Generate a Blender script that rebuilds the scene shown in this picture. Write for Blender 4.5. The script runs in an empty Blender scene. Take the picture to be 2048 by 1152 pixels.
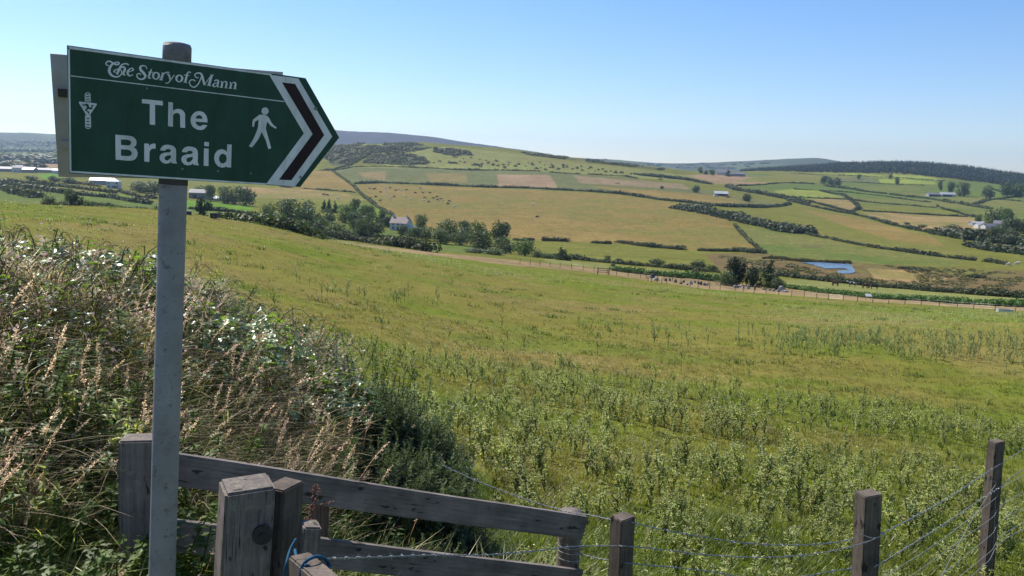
import bpy, bmesh, math, random
import numpy as np
from mathutils import Vector, Matrix
from mathutils.geometry import tessellate_polygon
scene = bpy.context.scene
HAZE = 0.00008
COL = scene.collection
rad = math.radians

# ---------------------------------------------------------------- camera
# photo pixels (2048 x 1152) are used as the surveying unit for the whole place
FPX = 1700.0
PITCH = math.atan((576 - 345) / FPX)
ROLL = rad(2.0)
_F = np.array([0, math.cos(PITCH), -math.sin(PITCH)])
_U0 = np.array([0, math.sin(PITCH), math.cos(PITCH)])
_R0 = np.array([1.0, 0, 0])
_R = math.cos(ROLL) * _R0 + math.sin(ROLL) * _U0
_U = math.cos(ROLL) * _U0 - math.sin(ROLL) * _R0
cam_d = bpy.data.cameras.new("camera")
cam = bpy.data.objects.new("camera", cam_d)
COL.objects.link(cam)
cam_d.sensor_width = 36.0
cam_d.lens = 36.0 * FPX / 2048
cam_d.clip_start = 0.05
cam_d.clip_end = 60000
cam.matrix_world = Matrix(((_R[0], _U[0], -_F[0], 0), (_R[1], _U[1], -_F[1], 0), (_R[2], _U[2], -_F[2], 0), (0, 0, 0, 1)))
scene.camera = cam

# ---------------------------------------------------------------- sky, sun, exposure
SUN_EL, SUN_AZ = rad(50), rad(-47)          # azimuth from +Y, negative = to the left
world = bpy.data.worlds.new("World")
scene.world = world
world.use_nodes = True
wn = world.node_tree.nodes
wl = world.node_tree.links
sky = wn.new("ShaderNodeTexSky")
sky.sky_type = 'NISHITA'
sky.sun_disc = False
sky.sun_elevation = SUN_EL
sky.sun_rotation = SUN_AZ
sky.altitude = 150
sky.air_density = 1.0
sky.dust_density = 0.12
sky.ozone_density = 3.0
wn["Background"].inputs[1].default_value = 0.092
_hs = wn.new("ShaderNodeHueSaturation")
_hs.inputs["Saturation"].default_value = 1.22
wl.new(sky.outputs[0], _hs.inputs["Color"])
_tint = wn.new("ShaderNodeMix"); _tint.data_type = 'RGBA'; _tint.blend_type = 'MULTIPLY'
_tint.inputs[0].default_value = 1.0
_tint.inputs[7].default_value = (1.0, .965, 1.06, 1)
wl.new(_hs.outputs[0], _tint.inputs[6])
wl.new(_tint.outputs[2], wn["Background"].inputs[0])
sl = bpy.data.lights.new("sun", 'SUN')
sl.energy = 4.7
sl.angle = rad(0.53)
sl.color = (1.0, 0.945, 0.86)
sun = bpy.data.objects.new("sun", sl)
COL.objects.link(sun)
_sd = Vector((math.sin(SUN_AZ) * math.cos(SUN_EL), math.cos(SUN_AZ) * math.cos(SUN_EL), math.sin(SUN_EL)))
sun.rotation_euler = (-_sd).to_track_quat('-Z', 'Y').to_euler()
sun.location = (-30, 30, 60)
vs = scene.view_settings
vs.view_transform = 'Standard'
vs.look = 'None'
vs.exposure = 0.68
vs.gamma = 1.0
cy = scene.cycles
cy.max_bounces = 6
cy.diffuse_bounces = 3
cy.glossy_bounces = 3
cy.transmission_bounces = 4
cy.transparent_max_bounces = 8
cy.volume_bounces = 0

# ---------------------------------------------------------------- maths helpers
rng = np.random.default_rng(11)

def ray(u, v):
    return _F + _R * ((u - 1024) / FPX) + _U * ((576 - v) / FPX)

def P(u, v, d):
    return ray(u, v) * d

def project(p):
    p = np.asarray(p, float)
    fz = p @ _F
    return 1024 + FPX * (p @ _R) / fz, 576 - FPX * (p @ _U) / fz, fz

def pchip(xk, Y, x):
    """monotone cubic through knots xk (k,), values Y (k,n), sampled at x (m,) -> (m,n)"""
    xk = np.asarray(xk, float); Y = np.asarray(Y, float)
    one = Y.ndim == 1
    if one: Y = Y[:, None]
    h = np.diff(xk)[:, None]
    s = np.diff(Y, axis=0) / h
    d = np.zeros_like(Y)
    w1 = 2 * h[1:] + h[:-1]; w2 = h[1:] + 2 * h[:-1]
    with np.errstate(divide='ignore', invalid='ignore'):
        hm = (w1 + w2) / (w1 / s[:-1] + w2 / s[1:])
    ok = s[:-1] * s[1:] > 0
    d[1:-1] = np.where(ok, hm, 0)
    d[0], d[-1] = s[0], s[-1]
    x = np.clip(np.asarray(x, float), xk[0], xk[-1])
    i = np.clip(np.searchsorted(xk, x) - 1, 0, len(xk) - 2)
    hh = h[i]; t = (x - xk[i])[:, None] / hh
    r = (Y[i] * (1 + 2 * t) * (1 - t) ** 2 + d[i] * hh * t * (1 - t) ** 2
         + Y[i + 1] * t * t * (3 - 2 * t) + d[i + 1] * hh * t * t * (t - 1))
    return r[:, 0] if one else r

def _hash(ix, iy, seed):
    n = (ix.astype(np.int64) * 374761393 + iy.astype(np.int64) * 668265263 + seed * 1442695041) & 0x7fffffff
    n = ((n ^ (n >> 13)) * 1274126177) & 0x7fffffff
    n = n ^ (n >> 16)
    return (n & 0xffff) / 65535.0

def vnoise(x, y, seed=0):
    ix, iy = np.floor(x), np.floor(y)
    fx, fy = x - ix, y - iy
    fx = fx * fx * (3 - 2 * fx); fy = fy * fy * (3 - 2 * fy)
    a = _hash(ix, iy, seed); b = _hash(ix + 1, iy, seed); c = _hash(ix, iy + 1, seed); d = _hash(ix + 1, iy + 1, seed)
    return (a * (1 - fx) + b * fx) * (1 - fy) + (c * (1 - fx) + d * fx) * fy

def fbm(x, y, seed=0, oct=4):
    r = 0; a = .5; s = 0
    for k in range(oct):
        r = r + a * vnoise(x * 2 ** k + 17.3 * k, y * 2 ** k - 9.1 * k, seed + k); s += a; a *= .5
    return r / s

def sstep(a, b, x):
    t = np.clip((x - a) / (b - a), 0, 1)
    return t * t * (3 - 2 * t)

# ---------------------------------------------------------------- object helpers
def tag(o, label=None, cat=None, group=None, kind=None):
    if label: o["label"] = label
    if cat: o["category"] = cat
    if group: o["group"] = group
    if kind: o["kind"] = kind
    return o

def link(o, parent=None):
    COL.objects.link(o)
    if parent is not None: o.parent = parent
    return o

def empty(name, loc=(0, 0, 0), rz=0.0, s=1.0):
    o = bpy.data.objects.new(name, None)
    o.empty_display_size = .2
    o.location = loc
    o.rotation_euler = (0, 0, rz)
    o.scale = (s, s, s) if np.isscalar(s) else s
    return link(o)

def mesh_np(name, V, F, mat, C=None, smooth=False):
    """V (n,3); F (m,3) or (m,4) int array"""
    V = np.ascontiguousarray(V, dtype=np.float32); F = np.ascontiguousarray(F, dtype=np.int32)
    k = F.shape[1]
    me = bpy.data.meshes.new(name)
    me.vertices.add(len(V)); me.vertices.foreach_set("co", V.ravel())
    me.loops.add(F.size); me.loops.foreach_set("vertex_index", F.ravel())
    me.polygons.add(len(F)); me.polygons.foreach_set("loop_start", np.arange(len(F), dtype=np.int32) * k)
    me.polygons.foreach_set("use_smooth", np.full(len(F), smooth, dtype=bool))
    if C is not None:
        at = me.attributes.new("Col", 'FLOAT_COLOR', 'POINT')
        C4 = np.ones((len(V), 4), np.float32); C4[:, :3] = C
        at.data.foreach_set("color", C4.ravel())
    me.update(calc_edges=True)
    if mat: me.materials.append(mat)
    return me

def obj(name, me, parent=None):
    return link(bpy.data.objects.new(name, me), parent)

class Soup:
    """collects triangles with vertex colours"""
    def __init__(s): s.V, s.F, s.C, s.n = [], [], [], 0
    def add(s, V, F, C):
        V = np.asarray(V, float); F = np.asarray(F, int)
        if F.shape[1] == 4: F = np.concatenate([F[:, [0, 1, 2]], F[:, [0, 2, 3]]])
        C = np.broadcast_to(np.asarray(C, float), V.shape)
        s.V.append(V); s.F.append(F + s.n); s.C.append(C); s.n += len(V)
        return s
    def arrays(s): return np.concatenate(s.V), np.concatenate(s.F), np.concatenate(s.C)
    def mesh(s, name, mat, smooth=False):
        V, F, C = s.arrays()
        return mesh_np(name, V, F, mat, C, smooth)

def scatter(soup, tpl, loc, yaw, scale, tint=None, tilt=None):
    """instances of template arrays (V,F,C) baked into the soup: loc (n,3), yaw (n,), scale (n,) or (n,3)"""
    V, F, C = tpl
    n = len(loc)
    if n == 0: return
    sc = np.asarray(scale, float)
    if sc.ndim == 1: sc = np.repeat(sc[:, None], 3, 1)
    W = V[None] * sc[:, None, :]
    if tilt is not None:                     # lean about x then y
        ax, ay = tilt[:, 0][:, None], tilt[:, 1][:, None]
        y, z = W[:, :, 1], W[:, :, 2]
        W[:, :, 1], W[:, :, 2] = y * np.cos(ax) - z * np.sin(ax), y * np.sin(ax) + z * np.cos(ax)
        x, z = W[:, :, 0].copy(), W[:, :, 2].copy()
        W[:, :, 0], W[:, :, 2] = x * np.cos(ay) + z * np.sin(ay), -x * np.sin(ay) + z * np.cos(ay)
    c, s = np.cos(yaw)[:, None], np.sin(yaw)[:, None]
    x, y = W[:, :, 0].copy(), W[:, :, 1].copy()
    W[:, :, 0], W[:, :, 1] = x * c - y * s, x * s + y * c
    W += np.asarray(loc)[:, None, :]
    CC = np.repeat(C[None], n, 0)
    if tint is not None: CC = CC * tint[:, None, :]
    FF = F[None] + (np.arange(n) * len(V))[:, None, None]
    soup.add(W.reshape(-1, 3), FF.reshape(-1, 3), CC.reshape(-1, 3))

def tube(soup, pts, r, k=6, col=(1, 1, 1), cap=True):
    pts = np.asarray(pts, float); n = len(pts)
    r = np.broadcast_to(np.asarray(r, float), (n,))
    t = np.gradient(pts, axis=0); t /= np.linalg.norm(t, axis=1)[:, None] + 1e-12
    ref = np.array([0, 0, 1.0]) if abs(t[0][2]) < .9 else np.array([1.0, 0, 0])
    a = np.cross(t, ref); a /= np.linalg.norm(a, axis=1)[:, None] + 1e-12
    b = np.cross(t, a)
    th = np.arange(k) * 2 * np.pi / k
    V = pts[:, None] + r[:, None, None] * (a[:, None] * np.cos(th)[None, :, None] + b[:, None] * np.sin(th)[None, :, None])
    V = V.reshape(-1, 3)
    i = np.arange(n - 1)[:, None] * k; j = np.arange(k)[None]; j2 = (j + 1) % k
    F = np.stack([i + j, i + k + j, i + k + j2, i + j2], -1).reshape(-1, 4)
    F = np.concatenate([F[:, [0, 1, 2]], F[:, [0, 2, 3]]])
    if cap:
        q = np.arange(1, k - 1)
        F = np.concatenate([F, np.stack([0 * q, q, q + 1], -1), (n - 1) * k + np.stack([0 * q, q + 1, q], -1)])
    soup.add(V, F, col)

def catmull(pts, m=6):
    p = np.asarray(pts, float); n = len(p)
    out = []
    for i in range(n - 1):
        p0, p1, p2, p3 = p[max(i - 1, 0)], p[i], p[i + 1], p[min(i + 2, n - 1)]
        for t in np.arange(m) / m:
            out.append(.5 * (2 * p1 + (p2 - p0) * t + (2 * p0 - 5 * p1 + 4 * p2 - p3) * t * t + (3 * p1 - p0 - 3 * p2 + p3) * t ** 3))
    out.append(p[-1])
    return np.array(out)

# ---------------------------------------------------------------- materials
def new_mat(name):
    m = bpy.data.materials.new(name); m.use_nodes = True
    nt = m.node_tree
    return m, nt, nt.nodes, nt.links, nt.nodes["Principled BSDF"]

def node(nt, kind, **kw):
    n = nt.nodes.new(kind)
    for k, v in kw.items():
        if k == "op": n.operation = v
        elif isinstance(k, str) and k.startswith("i"): n.inputs[int(k[1:])].default_value = v
        else: setattr(n, k, v)
    return n

def mixrgb(nt, mode, fac, a, b):
    n = nt.nodes.new("ShaderNodeMix"); n.data_type = 'RGBA'; n.blend_type = mode
    for sock, val in ((n.inputs[0], fac), (n.inputs[6], a), (n.inputs[7], b)):
        if hasattr(val, "links"): nt.links.new(val, sock)
        elif isinstance(val, (int, float)): sock.default_value = val
        else: sock.default_value = (*val, 1)
    return n.outputs[2]

def ramp(nt, fac, stops):
    n = nt.nodes.new("ShaderNodeValToRGB")
    e = n.color_ramp.elements
    while len(e) < len(stops): e.new(.5)
    for q, (pos, c) in zip(e, stops):
        q.position = pos; q.color = (*c, 1) if len(c) == 3 else c
    nt.links.new(fac, n.inputs[0])
    return n.outputs[0]

def noise(nt, scale, detail=4, rough=.55, vec=None, sx=None):
    n = nt.nodes.new("ShaderNodeTexNoise"); n.inputs["Scale"].default_value = scale
    n.inputs["Detail"].default_value = detail; n.inputs["Roughness"].default_value = rough
    tc = nt.nodes.new("ShaderNodeTexCoord"); src = tc.outputs["Object"]
    if sx:
        mp = nt.nodes.new("ShaderNodeMapping"); mp.inputs["Scale"].default_value = sx
        nt.links.new(src, mp.inputs[0]); src = mp.outputs[0]
    nt.links.new(src, n.inputs["Vector"])
    return n.outputs[0]

def bump(nt, b, h, strength, dist=.01):
    n = nt.nodes.new("ShaderNodeBump"); n.inputs["Strength"].default_value = strength; n.inputs["Distance"].default_value = dist
    nt.links.new(h, n.inputs["Height"]); nt.links.new(n.outputs[0], b.inputs["Normal"])

def foliage_mat(name, rough=.5, spec=.4, transl=.3, tcol=(1.2, 1.3, .5), var=.25):
    m, nt, N, L, b = new_mat(name)
    at = node(nt, "ShaderNodeAttribute", attribute_name="Col")
    oi = N.new("ShaderNodeObjectInfo")
    hsv = N.new("ShaderNodeHueSaturation")
    mr = node(nt, "ShaderNodeMapRange", i3=1 - var, i4=1 + var)
    L.new(oi.outputs["Random"], mr.inputs[0]); L.new(mr.outputs[0], hsv.inputs["Value"])
    L.new(at.outputs["Color"], hsv.inputs["Color"])
    c = hsv.outputs[0]
    L.new(c, b.inputs["Base Color"])
    b.inputs["Roughness"].default_value = rough
    b.inputs["Specular IOR Level"].default_value = spec
    if transl > 0:
        t = N.new("ShaderNodeBsdfTranslucent")
        L.new(mixrgb(nt, 'MULTIPLY', 1.0, c, tcol), t.inputs[0])
        mx = N.new("ShaderNodeMixShader"); mx.inputs[0].default_value = transl
        L.new(b.outputs[0], mx.inputs[1]); L.new(t.outputs[0], mx.inputs[2])
        L.new(mx.outputs[0], N["Material Output"].inputs[0])
    return m

def plain_mat(name, col, rough=.6, spec=.4, nscale=None, amt=.2, metal=0, sx=None, bmp=0):
    m, nt, N, L, b = new_mat(name)
    b.inputs["Roughness"].default_value = rough; b.inputs["Specular IOR Level"].default_value = spec
    b.inputs["Metallic"].default_value = metal
    if nscale:
        nz = noise(nt, nscale, 5, .6, sx=sx)
        c = ramp(nt, nz, [(.3, tuple(x * (1 - amt) for x in col)), (.7, tuple(min(1, x * (1 + amt)) for x in col))])
        L.new(c, b.inputs["Base Color"])
        if bmp: bump(nt, b, nz, bmp)
    else: b.inputs["Base Color"].default_value = (*col, 1)
    return m

def wood_mat(name, ca, cb, dark=(.02, .018, .016), axis='Z', lich=0.0):
    """weathered timber: grain along the object's own long axis"""
    m, nt, N, L, b = new_mat(name)
    s = {'Z': (60, 60, 3), 'X': (3, 60, 60)}[axis]
    s2 = {'Z': (170, 170, 5), 'X': (5, 170, 170)}[axis]
    g = noise(nt, 1.0, 5, .65, sx=s)
    g2 = noise(nt, 1.0, 3, .6, sx=s2)
    c = ramp(nt, g, [(.25, ca), (.7, cb)])
    crack = ramp(nt, g2, [(.30, (0, 0, 0)), (.38, (1, 1, 1))])
    c = mixrgb(nt, 'MIX', crack, dark, c)
    kn = noise(nt, 1.0, 2, .5, sx={'Z': (26, 26, 9), 'X': (9, 26, 26)}[axis])
    c = mixrgb(nt, 'MIX', ramp(nt, kn, [(.66, (0, 0, 0)), (.71, (.85, .85, .85))]), c, dark)
    st = noise(nt, 6.0, 4, .6)
    c = mixrgb(nt, 'MULTIPLY', .7, c, ramp(nt, st, [(.35, (.45, .45, .45)), (.65, (1.1, 1.1, 1.1))]))
    if lich:
        lz = noise(nt, 22.0, 4, .7)
        c = mixrgb(nt, 'MIX', ramp(nt, lz, [(.56, (0, 0, 0)), (.66, (lich,) * 3)]), c, (.30, .30, .17))
    L.new(c, b.inputs["Base Color"]); b.inputs["Roughness"].default_value = .85
    b.inputs["Specular IOR Level"].default_value = .2
    bump(nt, b, g2, .6, .003)
    return m
# ================================================================ GROUND
# survey of the hillside: for each horizontal distance, a profile across the view.
# 'z' rows give heights below the eye in metres, 'v' rows the elevation as surveyed photo row
GROUND = [
 (1.0, 'z', [(-400, -1.62), (2450, -1.66)]),
 (2.5, 'z', [(-400, -1.75), (500, -1.80), (1000, -2.1), (1500, -2.3), (2450, -2.3)]),
 (4.0, 'z', [(-400, -1.75), (300, -1.9), (600, -2.25), (1000, -2.6), (1400, -2.75), (2450, -2.75)]),
 (5.5, 'z', [(-400, -1.7), (300, -1.95), (600, -2.4), (1000, -2.85), (1400, -3.0), (2450, -3.0)]),
 (8.0, 'z', [(-400, -1.7), (100, -1.8), (300, -2.2), (650, -2.9), (1000, -3.3), (1400, -3.4), (2450, -3.45)]),
 (12., 'z', [(-400, -2.0), (100, -2.2), (300, -2.6), (650, -3.4), (1000, -3.9), (1400, -4.1), (2450, -4.2)]),
 (20., 'z', [(-400, -2.5), (100, -2.8), (300, -3.4), (650, -4.5), (1000, -5.1), (1400, -5.4), (2450, -5.5)]),
 (35., 'z', [(-400, -3.2), (100, -3.7), (300, -4.3), (650, -5.9), (1000, -7.1), (1400, -7.5), (2450, -7.7)]),
 (60., 'v', [(-400, 430), (-100, 440), (100, 449), (300, 470), (500, 500), (650, 533), (800, 563), (1000, 600), (1200, 630), (1400, 648), (1600, 658), (1800, 664), (2000, 668), (2450, 676)]),
 (100, 'v', [(-400, 396), (-100, 400), (100, 412), (300, 424), (500, 452), (650, 490), (800, 520), (1000, 558), (1200, 580), (1400, 597), (1600, 611), (1800, 621), (2000, 630), (2450, 640)]),
 (160, 'v', [(-400, 414), (-100, 416), (100, 425), (300, 438), (500, 462), (650, 480), (800, 501), (1000, 527), (1200, 549), (1400, 573), (1600, 594), (1800, 607), (2000, 618), (2450, 630)]),
 (200, 'v', [(-400, 418), (-100, 421), (100, 428), (300, 442), (500, 466), (650, 482), (800, 497), (1000, 516), (1200, 535), (1400, 556), (1600, 577), (1800, 590), (2000, 600), (2450, 612)]),
 (260, 'v', [(-400, 418), (-100, 420), (100, 424), (300, 440), (500, 464), (650, 478), (800, 494), (1000, 510), (1200, 525), (1400, 539), (1600, 556), (1800, 572), (2000, 585), (2450, 600)]),
 (330, 'v', [(-400, 410), (-100, 412), (100, 416), (300, 434), (500, 456), (650, 468), (800, 482), (1000, 500), (1200, 512), (1400, 522), (1600, 531), (1800, 541), (2000, 558), (2450, 572)]),
 (420, 'v', [(-400, 398), (-100, 400), (100, 402), (300, 414), (500, 434), (650, 446), (800, 457), (1000, 478), (1200, 490), (1400, 499), (1600, 508), (1800, 520), (2000, 534), (2450, 550)]),
 (550, 'v', [(-400, 382), (-100, 384), (100, 386), (300, 398), (500, 412), (650, 420), (800, 430), (1000, 440), (1200, 450), (1400, 460), (1600, 476), (1800, 489), (2000, 502), (2450, 520)]),
 (700, 'v', [(-400, 366), (-100, 368), (100, 370), (300, 382), (500, 392), (650, 396), (800, 400), (1000, 405), (1200, 410), (1400, 418), (1600, 443), (1800, 460), (2000, 472), (2450, 490)]),
 (900, 'v', [(-400, 354), (-100, 355), (100, 356), (300, 366), (500, 370), (650, 368), (800, 370), (1000, 374), (1200, 380), (1400, 396), (1600, 420), (1800, 438), (2000, 445), (2450, 460)]),
 (1200, 'v', [(-400, 344), (-100, 344), (100, 345), (300, 350), (500, 345), (650, 330), (800, 328), (1000, 330), (1200, 342), (1400, 368), (1600, 390), (1800, 406), (2000, 414), (2450, 424)]),
 (1600, 'v', [(-400, 333), (-100, 332), (100, 334), (300, 335), (500, 315), (650, 290), (700, 288), (830, 286), (900, 291), (1000, 299), (1150, 317), (1300, 334), (1400, 347), (1600, 366), (1800, 378), (2000, 386), (2450, 396)]),
 (2000, 'v', [(-400, 322), (-100, 322), (100, 322), (300, 325), (500, 318), (650, 303), (800, 302), (1000, 315), (1200, 331), (1300, 338), (1400, 343), (1500, 345), (1650, 346), (1780, 348), (1950, 362), (2048, 373), (2450, 392)]),
 (2600, 'v', [(-400, 308), (-100, 308), (100, 308), (300, 312), (500, 318), (650, 312), (800, 312), (1000, 322), (1200, 337), (1400, 348), (1500, 342), (1600, 337), (1700, 331), (1800, 330), (1900, 337), (2048, 355), (2450, 385)]),
 (3500, 'v', [(-400, 298), (-100, 298), (100, 298), (300, 302), (500, 312), (650, 318), (800, 320), (1000, 330), (1200, 341), (1400, 348), (1600, 346), (1800, 348), (2000, 362), (2450, 388)]),
 (4500, 'v', [(-400, 284), (-100, 284), (100, 282), (300, 272), (500, 252), (600, 254), (680, 263), (780, 268), (835, 273), (900, 281), (960, 290), (1000, 297), (1060, 306), (1200, 327), (1400, 337), (1600, 345), (1800, 358), (2000, 366), (2450, 385)]),
 (5500, 'v', [(-400, 272), (-100, 268), (50, 267), (100, 269), (300, 275), (500, 280), (650, 290), (800, 300), (1000, 312), (1160, 317), (1235, 319), (1262, 322), (1370, 327), (1500, 323), (1560, 319), (1612, 316), (1660, 321), (1720, 328), (2000, 352), (2450, 380)]),
 (7500, 'v', [(-400, 290), (100, 290), (500, 300), (800, 315), (1000, 330), (1200, 345), (1600, 350), (2000, 370), (2450, 392)]),
]
UG = np.arange(-400, 2451, 10.0)
AZG = np.arctan((UG - 1024) / FPX * math.cos(PITCH))
_ld, _zz = [], []
for D, kind, prof in GROUND:
    pr = np.array(prof, float)
    y = pchip(pr[:, 0], pr[:, 1], UG)
    if kind == 'v':
        hx, hy = D * np.sin(AZG), D * np.cos(AZG)
        a = hx * _U[0] + hy * _U[1]; c = hx * _F[0] + hy * _F[1]
        y = ((576 - y) * c - FPX * a) / (FPX * _U[2] - (576 - y) * _F[2])
    _ld.append(math.log(D)); _zz.append(y)
LDG = np.linspace(math.log(1.0), math.log(7500), 1400)
ZG = pchip(_ld, np.array(_zz), LDG)                 # (1400, nU)

def u_of(az): return 1024 + FPX * np.tan(np.clip(az, -1.2, 1.2)) / math.cos(PITCH)

def bank_fn(u, D, z):
    """the sod bank that runs along the left of the gateway"""
    zr = np.interp(u, [-400, 0, 200, 400, 560, 700, 850, 930, 1000], [-.86, -.91, -1.06, -1.29, -1.66, -1.88, -2.36, -2.80, -3.1])
    d0 = np.interp(u, [-400, 0, 355, 700, 950], [3.15, 3.25, 3.75, 4.35, 4.8])
    s = sstep(d0 - .2, d0 + 2.2, D) * (1 - sstep(d0 + 2.9, d0 + 5.2, D))
    return np.where(u < 1000, np.maximum(z, z + (zr - z) * s), z)

POND = np.array([(1600, 524), (1640, 524.5), (1668, 526.5), (1700, 528), (1706, 535), (1711, 544), (1700, 547), (1678, 546.5), (1674, 541), (1697, 539.5), (1690, 536.5), (1650, 537), (1625, 529)], float)
POND_Z = None

def gz(x, y, detail=True):
    x = np.asarray(x, float); y = np.asarray(y, float)
    D = np.clip(np.hypot(x, y), 1.0, 7499); az = np.arctan2(x, y)
    u = np.clip(u_of(az), -400, 2449)
    fi = (np.log(D) - LDG[0]) / (LDG[1] - LDG[0]); fj = (u + 400) / 10.0
    i = np.clip(fi.astype(int), 0, len(LDG) - 2); j = np.clip(fj.astype(int), 0, len(UG) - 2)
    a, b = fi - i, fj - j
    z = (ZG[i, j] * (1 - a) + ZG[i + 1, j] * a) * (1 - b) + (ZG[i, j + 1] * (1 - a) + ZG[i + 1, j + 1] * a) * b
    z = bank_fn(u, D, z)
    if detail:
        z = z + (fbm(x / 1.3, y / 1.3, 3, 3) - .5) * .16 * sstep(2, 6, D) * (1 - sstep(60, 120, D))
        z = z + (fbm(x / 14, y / 14, 7, 3) - .5) * .7 * sstep(12, 40, D) * (1 - .7 * sstep(200, 300, D))
        z = z + (fbm(x / 90, y / 90, 9, 4) - .5) * 5.0 * sstep(420, 1500, D)
        z = z + (fbm(x / 420, y / 420, 19, 4) - .5) * 26.0 * sstep(2300, 4300, D)
    if POND_Z is not None:
        dd = np.hypot((x - POND_C[0]) / POND_RX, (y - POND_C[1]) / POND_RY)
        w = 1 - sstep(.95, 1.7, dd)
        z = z * (1 - w) + (POND_Z + .12 + .2 * (fbm(x / 4, y / 4, 5, 3) - .3)) * w
    return z

def gp(u, v, Dmin=1.5, Dmax=7400):
    """where the line of sight through a photo pixel first meets the ground"""
    r = ray(u, v); hr = math.hypot(r[0], r[1])
    D = np.exp(np.linspace(math.log(Dmin), math.log(Dmax), 2600))
    t = D / hr
    g = r[2] * t - gz(r[0] * t, r[1] * t)
    k = np.where((g[1:] <= 0) & (g[:-1] > 0))[0]
    if len(k) == 0:
        i = int(np.argmin(np.abs(g))); tt = t[i]
    else:
        i = k[0]; w = g[i] / (g[i] - g[i + 1]); tt = t[i] * (1 - w) + t[i + 1] * w
    x, y = r[0] * tt, r[1] * tt
    return np.array([x, y, float(gz(np.array([x]), np.array([y]))[0])])

def at_dist(u, D):
    az = math.atan((u - 1024) / FPX * math.cos(PITCH))
    x, y = D * math.sin(az), D * math.cos(az)
    return np.array([x, y, float(gz(np.array([x]), np.array([y]))[0])])

_pp = np.array([gp(u, v, 200) for u, v in POND])
_c = (_pp.min(0) + _pp.max(0)) / 2
POND_RX, POND_RY = (np.ptp(_pp[:, 0]) / 2 + 6), (np.ptp(_pp[:, 1]) / 2 + 10)
POND_C = _c
POND_Z = float(np.median(_pp[:, 2]))

def inpoly(px, py, poly):
    poly = np.asarray(poly, float); n = len(poly)
    r = np.zeros(px.shape, bool); j = n - 1
    for i in range(n):
        xi, yi = poly[i]; xj, yj = poly[j]
        c = ((yi > py) != (yj > py)) & (px < (xj - xi) * (py - yi) / ((yj - yi) if yj != yi else 1e-9) + xi)
        r ^= c; j = i
    return r

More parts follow.
